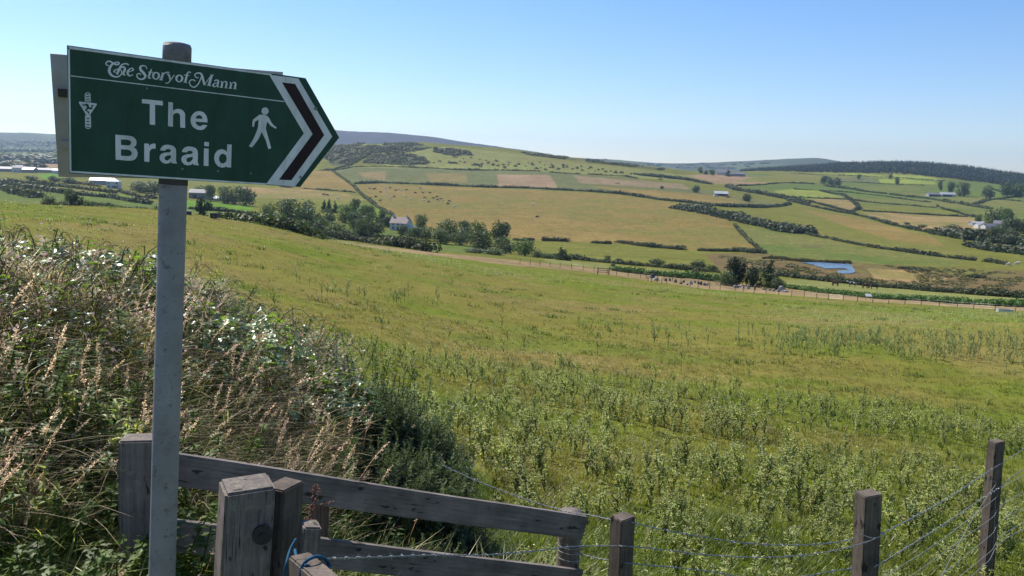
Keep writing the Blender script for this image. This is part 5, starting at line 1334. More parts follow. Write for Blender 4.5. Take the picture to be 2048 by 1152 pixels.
for x, y, r in ((683, 373, 7), (911, 889, 8), (1138, 903, 8), (1348, 918, 7), (1762, 503, 10), (1665, 941, 8), (1486, 287, 4)):
    cc = c1(x, y); rr = np.linalg.norm(c1(x + r, y) - cc)
    s = Soup(); p0 = on_sign(cc, 0.0); tube(s, rel([p0 - S_n * .001, p0 + S_n * .0022, p0 + S_n * .003]), [rr, rr, rr * .5], 10, (1, 1, 1)); obj("screw", s.mesh("screw", M_SCREW, True), board)
# the second finger, seen from behind on the far side of the pole
BC = par_solve([(100, 107), (566, 144), (560, 362), (117, 353.5)])
k_ = ((POLE_T + (POLE_B - POLE_T) * .15) @ _F + .115) / (BC.mean(0) @ _F); BC = BC * k_
bn = np.cross(BC[1] - BC[0], BC[3] - BC[0]); bn /= np.linalg.norm(bn)
if bn @ BC[0] > 0: bn = -bn
V = np.concatenate([BC, BC - bn * .0035]); F = np.array([(0, 1, 2, 3), (7, 6, 5, 4), (0, 4, 5, 1), (1, 5, 6, 2), (2, 6, 7, 3), (3, 7, 4, 0)])
s = Soup(); s.add(rel(V), F, (1, 1, 1)); me = s.mesh("rear_board", M_SBACK); bm = bmesh.new(); bm.from_mesh(me); bmesh.ops.recalc_face_normals(bm, faces=bm.faces); bm.to_mesh(me); bm.free()
rb = obj("rear_board", me, sp)
for fa in (.30, .72):      # fixing channels across the back
    e1, e2 = BC[1] - BC[0], BC[3] - BC[0]; a = BC[0] + e2 * (fa - .03) + e1 * .02; w_ = e2 * .06; ln = e1 * .94
    V = np.array([a, a + ln, a + ln + w_, a + w_]); V = np.concatenate([V + bn * .002, V + bn * .012])
    s = Soup(); s.add(rel(V), F, (1, 1, 1)); me = s.mesh("fixing_channel", M_RUSTY if fa < .5 else M_SBACK); bm = bmesh.new(); bm.from_mesh(me); bmesh.ops.recalc_face_normals(bm, faces=bm.faces); bm.to_mesh(me); bm.free(); obj("fixing_channel", me, rb)
for fz in (.13, .24):
    p0 = POLE_T + (POLE_B - POLE_T) * fz; s = Soup(); th = np.linspace(0, 2 * math.pi, 25); ax1 = np.cross(up, _F); ax1 /= np.linalg.norm(ax1); ax2 = np.cross(up, ax1)
    V = np.array([p0 + (ax1 * math.cos(t) + ax2 * math.sin(t)) * (POLE_R + .0015) + up * q for t in th for q in (-.012, .012)]); i = np.arange(24) * 2
    s.add(rel(V), np.stack([i, i + 2, i + 3, i + 1], -1), (1, 1, 1)); obj("clip", s.mesh("clip", M_RUSTY, True), sp)

# ================================================================ TIMBER IN THE GATEWAY
M_W1 = wood_mat("weathered_post_wood", (.105, .086, .073), (.25, .210, .180), lich=.35)
M_W2 = wood_mat("weathered_rail_wood", (.125, .105, .094), (.25, .216, .192), axis='X')
M_W3 = wood_mat("brown_stake_wood", (.078, .060, .048), (.175, .140, .112))
def timber(name, p0, p1, w, d, yaw, mat, parent=None, slope=0.0, bev=.006, axis='Z', chamfer=None):
    """squared timber from p0 (foot) to p1 (top); local z (or x) runs along it so the grain follows"""
    p0, p1 = Vector(p0), Vector(p1); Ln = (p1 - p0).length
    bm = bmesh.new(); bmesh.ops.create_cube(bm, size=1)
    for v in bm.verts:
        if axis == 'Z':
            v.co = Vector((v.co.x * w, v.co.y * d, (v.co.z + .5) * Ln))
            if v.co.z > Ln * .5: v.co.z += slope * (v.co.x / w)
        else: v.co = Vector(((v.co.x + .5) * Ln, v.co.y * d, v.co.z * w))
    bmesh.ops.subdivide_edges(bm, edges=[e for e in bm.edges if abs((e.verts[0].co - e.verts[1].co).normalized()[2 if axis == 'Z' else 0]) > .9], cuts=7)
    bmesh.ops.bevel(bm, geom=[e for e in bm.edges if e.is_manifold and e.calc_face_angle(0) > .5], offset=bev, segments=2, affect='EDGES')
    for v in bm.verts:
        k = (v.co.z if axis == 'Z' else v.co.x) * 3
        v.co.x += .003 * math.sin(k * 2.1 + 1) if axis == 'Z' else 0; v.co.y += .003 * math.sin(k * 1.7 + 2); v.co.z += .003 * math.sin(k * 1.3) if axis == 'X' else 0
    me = bpy.data.meshes.new(name); bm.to_mesh(me); bm.free(); me.materials.append(mat)
    o = obj(name, me, parent)
    dr = (p1 - p0).normalized()
    if axis == 'Z':
        x = Vector((math.cos(yaw), math.sin(yaw), 0)); y = dr.cross(x).normalized(); x = y.cross(dr)
        M = Matrix((x, y, dr)).transposed().to_4x4()
    else:
        up_ = Vector((0, 0, 1)); y = up_.cross(dr).normalized(); z = dr.cross(y)
        M = Matrix((dr, y, z)).transposed().to_4x4()
    M.translation = p0
    o.matrix_world = M if parent is None else Matrix.Translation(-Vector(parent.location)) @ M
    return o
def foot(top_px, low_px, d, extra=.0):
    """axis of a leaning post from two photo points; foot carried down into the ground"""
    t = P(*top_px, d); L = (low_px[1] - top_px[1]) * d / FPX; q = P(*low_px, d + .134 * L)
    dr = (q - t) / np.linalg.norm(q - t)
    g = float(gz(np.array([q[0]]), np.array([q[1]]))[0]) - .25 - extra
    return t + dr * ((g - t[2]) / dr[2]), t
f0, t0 = foot((493, 966), (484, 1152), 2.92)
o = timber("gate_post", f0, t0, .165, .15, rad(27), M_W1, slope=.012, bev=.009)
gpost = o; tag(o, "thick square weathered gate post with a flat sloping top", "gate post", "posts of the gateway")
f0, t0 = foot((566, 967), (558, 1152), 3.02)
o = timber("gate_post", f0, t0, .085, .12, rad(-22), M_W3, bev=.005); tag(o, "slimmer brown post standing tight behind the thick gate post", "gate post", "posts of the gateway")
f0, t0 = foot((621, 1047), (612, 1152), 2.95)
o = timber("gate_post", f0, t0, .062, .075, rad(24), M_W1, slope=-.006); tag(o, "short stub post with a pale cut top beside the blue rope", "post", "posts of the gateway")
# hinge plate with bolts on the thick gate post
s = Soup()
def post_face(u, v, off=.0):
    a = rad(27); n = np.array([math.sin(a), -math.cos(a), 0]); c0 = np.array(t0_big) + n * (.075 + off); r = ray(u, v); return r * ((c0 @ n) / (r @ n)), n
f0b, t0_big = foot((493, 966), (484, 1152), 2.92)
c_, n_ = post_face(525, 1070, .004); tube(s, [c_ - n_ * .006, c_ + n_ * .004], .034, 18, (1, 1, 1))
for uv in ((530, 1051), (531, 1096), (522, 1070)):
    c_, _ = post_face(*uv, .006); tube(s, [c_, c_ + n_ * .008], .007, 8, (1, 1, 1))
hp = obj("hinge_plate", s.mesh("hinge_plate", plain_mat("old_iron", (.05, .05, .055), .55, .4, 30, .3, metal=.6), False)); 
hp.parent = gpost; hp.matrix_parent_inverse = gpost.matrix_world.inverted()
# rail fence across the gateway
rf = empty("rail_fence", at_dist(640, 4.0)); RF0 = np.array(rf.location)
tag(rf, "weathered wooden rail fence sloping down to the right behind the gate posts", "fence")
f0, t0 = foot((281, 874), (286, 1130), 3.40)
timber("post", f0, t0, .15, .11, rad(12), M_W1, rf, bev=.007)
def rail(a, b, da, db, h, th): return timber("rail", P(*a, da), P(*b, db), h, th, 0, M_W2, rf, axis='X', bev=.004)
rail((318, 934), (1168, 1056), 3.52, 4.85, .135, .036)
rail((318, 1068), (1158, 1163), 3.55, 4.87, .135, .036)
f0, t0 = foot((1142, 1022), (1134, 1152), 4.93)
s = Soup(); tube(s, np.linspace(f0, t0, 8) - RF0, np.linspace(.072, .066, 8), 14, (1, 1, 1)); obj("round_post", s.mesh("round_post", M_W1, True), rf)
for u, v, d in ((640, 990, 4.0),):    # mid support behind the rails
    f0, t0 = foot((u, v - 16), (u - 2, v + 60), d + .09); timber("post", f0, t0, .09, .07, rad(8), M_W3, rf)
# wire binding on the round post
s = Soup()
for v in (1088, 1098, 1112):
    a = np.linspace(0, 2 * math.pi, 20); c_ = P(1139, v, 4.94); tube(s, np.array([c_ + np.array([math.cos(t) * .072, math.sin(t) * .072, .004 * math.sin(t * 2)]) for t in a]) - RF0, .0022, 5, (1, 1, 1))
    obj("wire_binding", s.mesh("wire_binding", M_WIRE), rf); s = Soup()
# squared bar in the foreground with the pale cut patch, blue rope round it
b0, b1 = P(598, 1135, 2.62), P(700, 1225, 2.25)
o = timber("gate_bar", b0, b1, .085, .07, 0, M_W3, axis='X', bev=.006); tag(o, "dark squared timber bar under the blue rope at the bottom edge", "timber bar")
M_ROPE = plain_mat("blue_rope", (.012, .075, .14), .8, .2, 60, .35)
s = Soup()
for pts, r in (([(566, 1165, 2.72), (572, 1130, 2.70), (580, 1100, 2.76), (592, 1078, 2.80)], .0042), ([(600, 1158, 2.5), (604, 1134, 2.5), (616, 1120, 2.5), (634, 1113, 2.52), (650, 1118, 2.55), (658, 1132, 2.56), (652, 1150, 2.5)], .005), ([(590, 1100, 2.68), (594, 1128, 2.6), (590, 1165, 2.6)], .005), ([(660, 1130, 2.56), (645, 1140, 2.53), (610, 1130, 2.49)], .0042)):
    c_ = catmull(np.array([P(*q) for q in pts]), 10); tube(s, c_, r, 8, (1, 1, 1))
o = obj("rope", s.mesh("rope", M_ROPE, True)); tag(o, "blue rope looped round the timber bar beside the stub post", "rope")

# ================================================================ POST AND WIRE FENCE AT THE RIGHT
wf = empty("wire_fence", at_dist(1500, 5.2)); WF0 = np.array(wf.location)
tag(wf, "barbed wire and netting fence on square wooden posts in the right foreground", "fence")
for top, low, d, w, yaw, m in (((1246, 1032), (1240, 1152), 4.45, .098, 34, M_W3), ((1738, 985), (1729, 1152), 4.75, .108, 14, M_W3), ((1993, 881), (1972, 1130), 7.1, .098, 16, M_W3), ((2330, 790), (2290, 1100), 9.6, .1, 14, M_W3)):
    f0, t0 = foot(top, low, d); timber("post", f0, t0, w, w * .92, rad(yaw), m, wf, slope=.008, bev=.005)
def wire(pts, r=.0022, barbs=True, name="barbed_wire"):
    c_ = catmull(np.array([P(*q) for q in pts]), 12); s = Soup()
    seg = np.linalg.norm(np.diff(c_, axis=0), axis=1); L = np.r_[0, np.cumsum(seg)]
    if barbs:
        tt = np.arange(0, L[-1], .012); q = np.stack([np.interp(tt, L, c_[:, k]) for k in range(3)], 1)
        for ph in (0, math.pi):
            off = np.stack([np.cos(tt * 70 + ph) * 0, np.cos(tt * 70 + ph), np.sin(tt * 70 + ph)], 1) * r * .8
            tube(s, q + off - WF0, r * .75, 5, (1, 1, 1))
        for t in np.arange(.05, L[-1], .095):
            c0 = np.array([np.interp(t, L, c_[:, k]) for k in range(3)])
            for _ in range(2):
                dv = rng.normal(0, 1, 3); dv /= np.linalg.norm(dv); tube(s, [c0 - dv * .013 - WF0, c0 + dv * .013 - WF0], [.0006, .0012][::1] if False else .0011, 4, (1, 1, 1))
            tube(s, [c0 - (c_[1] - c_[0]) * 0 - np.array([.005, 0, 0]) - WF0, c0 + np.array([.005, 0, 0]) - WF0], r * 1.9, 6, (1, 1, 1))
    else: tube(s, c_ - WF0, r, 5, (1, 1, 1))
    obj(name, s.mesh(name, M_WIRE), wf)
wire([(884, 930, 5.3), (950, 960, 5.2), (1050, 998, 5.05), (1130, 1022, 4.9), (1180, 1030, 4.7), (1228, 1041, 4.5)])
wire([(1262, 1044, 4.42), (1320, 1058, 4.5), (1400, 1073, 4.55), (1500, 1087, 4.6), (1600, 1090, 4.65), (1675, 1084, 4.68), (1713, 1075, 4.68)])
wire([(655, 1117, 2.6), (760, 1114, 3.0), (860, 1110, 3.4), (960, 1110, 3.8), (1060, 1103, 4.15), (1150, 1093, 4.38), (1246, 1092, 4.38), (1330, 1100, 4.45), (1420, 1110, 4.5), (1520, 1115, 4.55), (1620, 1109, 4.62), (1691, 1096, 4.66), (1739, 1082, 4.67), (1757, 1073, 4.7)])
wire([(1150, 1105, 4.7), (1200, 1117, 4.55), (1262, 1127, 4.42), (1340, 1134, 4.45), (1420, 1143, 4.5), (1500, 1156, 4.55), (1600, 1153, 4.6), (1660, 1143, 4.65), (1712, 1136, 4.68)])
wire([(1759, 1069, 4.72), (1817, 1040, 5.1), (1893, 998, 5.85), (1967, 949, 6.75), (2001, 928, 7.05), (2048, 898, 7.35), (2180, 820, 8.4), (2325, 760, 9.5)])
wire([(1749, 1134, 4.7), (1817, 1093, 5.1), (1893, 1045, 5.85), (1969, 994, 6.75), (1996, 977, 7.04), (2048, 938, 7.35), (2180, 870, 8.4), (2325, 815, 9.5)])
NET = [[(1767, 1152), (1843, 1107), (1919, 1053), (1988, 999), (2048, 951), (2325, 840)], [(1760, 1192), (1822, 1152), (1893, 1101), (1957, 1055), (1985, 1035), (2048, 984), (2325, 870)], [(1760, 1236), (1883, 1149), (1944, 1101), (1982, 1070), (2048, 1015), (2325, 900)], [(1760, 1282), (1924, 1149), (1980, 1104), (2048, 1045), (2325, 930)], [(1760, 1320), (1947, 1149), (1975, 1124), (2048, 1058), (2325, 955)]]
def dnet(u): return float(np.interp(u, [1745, 1985, 2325], [4.75, 7.02, 9.5]))
for ln in NET: wire([(u, v, dnet(u)) for u, v in ln], .0019, False, "net_wire")
wire([(1975, 958, 7.0), (1992, 966, 7.0), (1985, 978, 7.0), (1947, 1035, 6.6), (1915, 1092, 6.3), (1883, 1152, 6.0)], .0022, False, "tie_wire")
wire([(1714, 1060, 4.65), (1714, 1066, 4.66), (1728, 1071, 4.66), (1745, 1076, 4.67), (1762, 1073, 4.7), (1770, 1066, 4.76)], .0022, False, "tie_wire")
for u in np.arange(1775, 2330, 24.0):
    s = Soup()
    top = np.interp(u, [q[0] for q in NET[0]], [q[1] for q in NET[0]]); bot = np.interp(u, [q[0] for q in NET[4]], [q[1] for q in NET[4]])
    d = dnet(u); lean = (u - 1985) * .02
    tube(s, np.array([P(u, top, d), P(u - 4 - lean, bot, d + .02)]) - WF0, .0013, 4, (1, 1, 1))
    obj("net_upright", s.mesh("net_upright", M_WIRE), wf)
# ================================================================ PLANTS NEAR THE VIEWER
M_GRASS = foliage_mat("grass_blades", .42, .5, .55, (1.5, 1.55, .6), 0)
M_DRY = foliage_mat("dry_grass", .42, .5, .55, (1.35, 1.25, 1.05), 0)
M_THISTLE = foliage_mat("thistle_leaves", .5, .4, .55, (1.2, 1.3, .6), .18)
M_BRAMBLE = foliage_mat("bramble_leaves", .36, 1.0, .38, (1.6, 1.8, .45), .15)
M_GORSE = foliage_mat("gorse_spines", .6, .25, .32, (1.1, 1.2, .6), .15)

def march(u, v, dmin, dmax):
    """ground points under many photo pixels"""
    u = np.asarray(u, float); v = np.asarray(v, float); out = np.full((len(u), 3), np.nan)
    Dg = np.exp(np.linspace(math.log(dmin), math.log(dmax), 320))
    for a in range(0, len(u), 3000):
        r = _F[None] + _R[None] * ((u[a:a + 3000, None] - 1024) / FPX) + _U[None] * ((576 - v[a:a + 3000, None]) / FPX)
        hr = np.hypot(r[:, 0], r[:, 1]); T = Dg[None] / hr[:, None]
        g = r[:, 2:3] * T - gz((r[:, 0:1] * T).ravel(), (r[:, 1:2] * T).ravel()).reshape(T.shape)
        hit = (g[:, 1:] <= 0) & (g[:, :-1] > 0); ok = hit.any(1); i = hit.argmax(1); q = np.arange(len(i))
        g0, g1 = g[q, i], g[q, i + 1]; w = g0 / (g0 - g1 + 1e-12); tt = T[q, i] * (1 - w) + T[q, i + 1] * w
        x, y = r[:, 0] * tt, r[:, 1] * tt; p = np.stack([x, y, gz(x, y)], 1); p[~ok] = np.nan; out[a:a + 3000] = p
    return out[~np.isnan(out[:, 0])]

def blade(r, h, w, bend, yaw, col, seg=4):
    t = np.linspace(0, 1, seg + 1); y = bend * h * t ** 2; z = h * t * (1 - .35 * bend * t)
    hw = w * (1 - t) ** .7 * .5; c, s_ = math.cos(yaw), math.sin(yaw)
    V = []
    for i in range(seg + 1):
        for sg in ((-1, 1) if i < seg else (0,)):
            x = hw[i] * sg; V.append((x * c - y[i] * s_, x * s_ + y[i] * c, z[i]))
    F = []
    for i in range(seg - 1): a = 2 * i; F += [(a, a + 1, a + 3), (a, a + 3, a + 2)]
    a = 2 * (seg - 1); F += [(a, a + 1, a + 2)]
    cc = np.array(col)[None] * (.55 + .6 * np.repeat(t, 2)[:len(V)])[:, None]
    return np.array(V), np.array(F), cc

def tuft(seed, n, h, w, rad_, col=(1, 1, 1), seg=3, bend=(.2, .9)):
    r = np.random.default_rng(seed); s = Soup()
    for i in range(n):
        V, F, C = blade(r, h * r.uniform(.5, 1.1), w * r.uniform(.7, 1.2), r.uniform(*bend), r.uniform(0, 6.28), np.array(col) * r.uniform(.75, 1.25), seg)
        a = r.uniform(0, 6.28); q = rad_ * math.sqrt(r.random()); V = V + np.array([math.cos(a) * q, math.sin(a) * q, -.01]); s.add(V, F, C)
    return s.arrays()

def dry_stalk(seed, col, droop):
    """one tall seeded grass stem, about one unit high, with an open panicle"""
    r = np.random.default_rng(seed); s = Soup(); t = np.linspace(0, 1, 7)
    ln = r.uniform(.15, .45) * droop; pts = np.stack([ln * t ** 2.2, .08 * r.normal() * t ** 2, t * (1 - .12 * droop * t ** 3)], 1)
    tube(s, pts, np.linspace(.0042, .0018, 7), 3, np.array(col) * .8, cap=False)
    for i in range(64):
        k = r.uniform(.70, 1.0); b = np.array([np.interp(k, t, pts[:, j]) for j in range(3)]) + r.normal(0, .011, 3) * (1.0 - (k - .7) * 2.2)
        d = r.normal(0, 1, 3); d[2] = abs(d[2]) * .6 + .5 - droop * .5; d[0] += droop * .6; d /= np.linalg.norm(d)
        L = r.uniform(.014, .028) * (1.25 - .6 * (k - .72) / .28); o = np.cross(d, r.normal(0, 1, 3)); o /= np.linalg.norm(o)
        s.add(np.array([b, b + d * L * .6 + o * .0030, b + d * L, b + d * L * .6 - o * .0030]), np.array([(0, 1, 2), (0, 2, 3)]), np.array(col) * r.uniform(.8, 1.35))
    return s.arrays()

def thistle_tpl(seed, nl, teeth, heads=True):
    """spiny upright thistle about one unit high"""
    r = np.random.default_rng(seed); s = Soup(); t = np.linspace(0, 1, 6)
    st = [np.stack([.05 * r.normal() * t ** 2, .05 * r.normal() * t ** 2, t], 1)]
    for i in range(r.integers(5, 9)):
        z0 = r.uniform(.2, .7); a = r.uniform(0, 6.28); L = r.uniform(.2, .42); st.append(np.array([(0, 0, z0), (math.cos(a) * L * .3, math.sin(a) * L * .3, z0 + L * .6), (math.cos(a) * L * .42, math.sin(a) * L * .42, z0 + L)]))
    gcol = np.array((.37, .385, .165))
    if teeth > 1:
        for q in st: tube(s, q, np.linspace(.011, .005, len(q)), 4, gcol * .8, cap=False)
    for i in range(nl):
        q = st[0] if r.random() < .35 else st[r.integers(0, len(st))]
        k = r.uniform(.02, 1) ** .8; f = np.linspace(0, 1, len(q)); b = np.array([np.interp(k, f, q[:, j]) for j in range(3)])
        a = r.uniform(0, 6.28); L = (.125 - .05 * b[2]) * r.uniform(.7, 1.15); W = L * .27; el = r.uniform(.0, 1.1)
        d = np.array([math.cos(a) * math.cos(el), math.sin(a) * math.cos(el), math.sin(el)]); sd = np.array([-math.sin(a), math.cos(a), 0]); up_ = np.cross(d, sd) * (1 if np.cross(d, sd)[2] > 0 else -1)
        V, F = [], []
        for m in range(teeth + 1):
            x = m / teeth; mid = b + d * L * x + up_ * (L * .25 * x * (1 - x) * 2 - .12 * L * x * x)
            w = W * (1 - x) ** .6 * (1.0 if m % 2 else .42) + .001
            V += [mid - sd * w + up_ * w * .45 - d * .0, mid, mid + sd * w + up_ * w * .45]
        for m in range(teeth):
            a0 = 3 * m; F += [(a0, a0 + 1, a0 + 4), (a0, a0 + 4, a0 + 3), (a0 + 1, a0 + 2, a0 + 5), (a0 + 1, a0 + 5, a0 + 4)]
        s.add(np.array(V), np.array(F), gcol * r.uniform(.75, 1.4) * np.array((1 + .2 * r.normal() * .5, 1, 1)))
    if heads:
        for q in st:
            for _ in range(2):
                c0 = q[-1] + r.normal(0, .018, 3); R_ = r.uniform(.013, .022)
                O = np.array([(1, 0, 0), (0, 1, 0), (-1, 0, 0), (0, -1, 0), (0, 0, 1.3), (0, 0, -1)], float) * R_ + c0
                F = np.array([(0, 1, 4), (1, 2, 4), (2, 3, 4), (3, 0, 4), (1, 0, 5), (2, 1, 5), (3, 2, 5), (0, 3, 5)])
                cc = np.tile(gcol * .9, (6, 1)); cc[4] = (.23, .12, .25) if r.random() < .35 else (.16, .15, .09); s.add(O, F, cc)
    return s.arrays()
TH_N = [thistle_tpl(400 + i, 95, 4) for i in range(5)]
TH_M = [thistle_tpl(420 + i, 26, 2, False) for i in range(4)]
TH_F = [thistle_tpl(440 + i, 11, 1, False) for i in range(3)]

# ---- where thistles stand: dense at the near right, patches further off, a band along the far edge
def th_density(x, y):
    D = np.hypot(x, y); u = u_of(np.arctan2(x, y))
    n = fbm(x / 3.2, y / 3.2, 91, 3); n2 = fbm(x / 9, y / 9, 93, 3)
    near = np.where(D < 13, 8.0, np.where(D < 26, 5.0 * (1 - .5 * sstep(18, 26, D)), 0)) * sstep(.34, .5, n)
    near = np.where(u < 560 + 12 * D, near * .55, near)
    edge = .55 * sstep(26, 32, D) * (1 - sstep(46, 60, D)) * sstep(.52, .62, n2)
    patch = 2.3 * sstep(1480, 1650, u) * sstep(36, 44, D) * (1 - sstep(95, 120, D)) * sstep(.40, .52, n2)
    band = .9 * sstep(560, 680, u) * (1 - sstep(1420, 1600, u)) * sstep(92, 104, D) * (1 - sstep(128, 138, D)) * (.3 + sstep(.4, .6, n2))
    solo = .06 * sstep(20, 30, D) * (1 - sstep(100, 130, D))
    return np.maximum.reduce([near, edge, patch, band, solo])
def sample_field(n, d0, d1, u0=-150, u1=2200):
    az0, az1 = [math.atan((q - 1024) / FPX) for q in (u0, u1)]
    az = rng.uniform(az0, az1, n); D = np.sqrt(rng.uniform(d0 ** 2, d1 ** 2, n)); A = (az1 - az0) / 2 * (d1 ** 2 - d0 ** 2)
    return D * np.sin(az), D * np.cos(az), n / A
TX, TY = [], []
for d0, d1, dens in ((5.2, 13, 18), (13, 26, 10), (26, 60, 2.6), (60, 140, 2.2)):
    A = (math.atan(1176 / FPX) + math.atan(1174 / FPX)) / 2 * (d1 ** 2 - d0 ** 2)
    x, y, q = sample_field(int(A * dens), d0, d1); p_ = th_density(x, y) / q
    k = rng.random(len(x)) < p_; TX.append(x[k]); TY.append(y[k])
TX, TY = np.concatenate(TX), np.concatenate(TY)
D = np.hypot(TX, TY); uu = u_of(np.arctan2(TX, TY))
on_bank = (uu < 1010) & (D < np.interp(uu, [-400, 0, 355, 700, 950], [3.15, 3.25, 3.75, 4.35, 4.8]) + 4.0 + 1.0 * (uu < 700))
keep = ~on_bank; TX, TY = TX[keep], TY[keep]
TZ = gz(TX, TY); D = np.hypot(TX, TY)
TH = rng.uniform(.5, 1.0, len(TX)) * np.where(D < 9, .46, np.where(D < 26, .60, .8)) * (.75 + .5 * fbm(TX / 4, TY / 4, 99, 2))
o_ = np.argsort(D); TX, TY, TZ, TH, D = TX[o_], TY[o_], TZ[o_], TH[o_], D[o_]
pu, pv, _ = project(np.stack([TX, TY, TZ + TH], 1))
inview = (pu > -20) & (pu < 2068) & (pv < 1150)
near_i = np.where(inview)[0][:300]
TM = [mesh_np("thistle", a[0], a[1], M_THISTLE, a[2]) for a in TH_N]
for i in near_i:
    o = obj("thistle", TM[i % 5]); o.location = (TX[i], TY[i], TZ[i] - .01); o.rotation_euler = (rng.normal(0, .08), rng.normal(0, .08), rng.uniform(0, 6.28)); o.scale = (TH[i] * 1.35, TH[i] * 1.35, TH[i] * 1.1)
    tag(o, "leafy spiny thistle growing in the near part of the meadow", "thistle", "thistles in the near meadow")
rest = np.setdiff1d(np.arange(len(TX)), near_i)
print("thistles", len(TX), "near limit", D[near_i[-1]])
soup = Soup()
for lo, hi, T in ((0, 24, TH_N), (24, 55, TH_M), (55, 500, TH_F)):
    for j, tp in enumerate(T):
        m = rest[(D[rest] >= lo) & (D[rest] < hi)]; m = m[m % len(T) == j]
        s_ = TH[m] * (1.0 if lo == 0 else 1.15); wd = s_ * (1.35 if lo == 0 else 1.2 if lo < 50 else 1.5)
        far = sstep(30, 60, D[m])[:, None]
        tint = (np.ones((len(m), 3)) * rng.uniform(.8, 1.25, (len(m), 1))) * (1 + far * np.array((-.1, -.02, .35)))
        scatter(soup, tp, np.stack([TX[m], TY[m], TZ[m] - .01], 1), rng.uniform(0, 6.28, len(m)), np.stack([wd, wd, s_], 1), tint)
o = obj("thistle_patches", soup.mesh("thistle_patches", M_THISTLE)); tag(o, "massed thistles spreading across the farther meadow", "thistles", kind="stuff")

# ---- meadow grass
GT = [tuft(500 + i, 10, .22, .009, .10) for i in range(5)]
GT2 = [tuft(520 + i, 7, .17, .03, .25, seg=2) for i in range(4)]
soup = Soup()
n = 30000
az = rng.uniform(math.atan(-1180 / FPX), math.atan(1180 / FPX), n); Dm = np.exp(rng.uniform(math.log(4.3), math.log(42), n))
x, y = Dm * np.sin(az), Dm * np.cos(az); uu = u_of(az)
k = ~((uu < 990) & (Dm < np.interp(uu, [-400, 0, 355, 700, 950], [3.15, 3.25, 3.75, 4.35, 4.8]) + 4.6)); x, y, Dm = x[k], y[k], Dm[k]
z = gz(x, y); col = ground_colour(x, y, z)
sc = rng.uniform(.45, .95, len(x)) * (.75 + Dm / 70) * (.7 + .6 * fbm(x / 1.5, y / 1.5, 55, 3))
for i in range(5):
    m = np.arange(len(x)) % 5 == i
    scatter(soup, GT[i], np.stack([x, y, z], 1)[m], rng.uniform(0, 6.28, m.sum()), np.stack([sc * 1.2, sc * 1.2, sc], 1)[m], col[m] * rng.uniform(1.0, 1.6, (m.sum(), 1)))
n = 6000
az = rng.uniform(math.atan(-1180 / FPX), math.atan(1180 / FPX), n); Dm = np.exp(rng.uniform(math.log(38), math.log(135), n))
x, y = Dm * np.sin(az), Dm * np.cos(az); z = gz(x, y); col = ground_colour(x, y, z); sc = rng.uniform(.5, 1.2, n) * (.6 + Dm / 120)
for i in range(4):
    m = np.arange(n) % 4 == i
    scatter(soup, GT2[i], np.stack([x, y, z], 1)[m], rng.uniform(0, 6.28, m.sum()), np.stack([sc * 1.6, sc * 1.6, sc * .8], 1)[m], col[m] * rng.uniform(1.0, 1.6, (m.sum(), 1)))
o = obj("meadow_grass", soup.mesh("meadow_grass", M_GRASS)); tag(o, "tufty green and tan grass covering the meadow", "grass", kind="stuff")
# darker tussocks left by grazing
n = 900; az = rng.uniform(math.atan(-1180 / FPX), math.atan(1180 / FPX), n); Dm = np.exp(rng.uniform(math.log(14), math.log(130), n)); x, y = Dm * np.sin(az), Dm * np.cos(az)
k = fbm(x / 7, y / 7, 15, 3) > .5; x, y, Dm = x[k], y[k], Dm[k]; z = gz(x, y); sc = rng.uniform(.5, 1.3, len(x)) * (.8 + Dm / 90); soup = Soup()
for i in range(4):
    m = np.arange(len(x)) % 4 == i
    scatter(soup, tuft(540 + i, 26, .22, .022, .26, seg=2), np.stack([x, y, z], 1)[m], rng.uniform(0, 6.28, m.sum()), np.stack([sc * 1.3, sc * 1.3, sc], 1)[m], np.array((.075, .115, .020)) * rng.uniform(.7, 1.5, (m.sum(), 1)))
o = obj("grass_tussocks", soup.mesh("grass_tussocks", M_GRASS)); tag(o, "darker tussocks of rough grass in the meadow", "grass", kind="stuff")
# fine dry seed stalks over the meadow
DS = [dry_stalk(600 + i, (.55, .44, .27), .5) for i in range(3)]
soup = Soup(); n = 1500
az = rng.uniform(math.atan(-1180 / FPX), math.atan(1180 / FPX), n); Dm = np.exp(rng.uniform(math.log(8), math.log(60), n)); x, y = Dm * np.sin(az), Dm * np.cos(az)
k = (fbm(x / 5, y / 5, 31, 4) > .5) & (Dm > 9); x, y, Dm = x[k], y[k], Dm[k]; z = gz(x, y)
for i in range(3):
    m = np.arange(len(x)) % 3 == i; s_ = rng.uniform(.3, .5, m.sum())
    scatter(soup, DS[i], np.stack([x, y, z], 1)[m], rng.uniform(0, 6.28, m.sum()), np.stack([s_ * (1 + Dm[m] / 60)] * 2 + [s_], 1), np.ones((m.sum(), 3)) * rng.uniform(.8, 1.2, (m.sum(), 1)))
o = obj("seeding_grass", soup.mesh("seeding_grass", M_DRY)); tag(o, "thin dry seed stalks scattered through the meadow", "grass", kind="stuff")
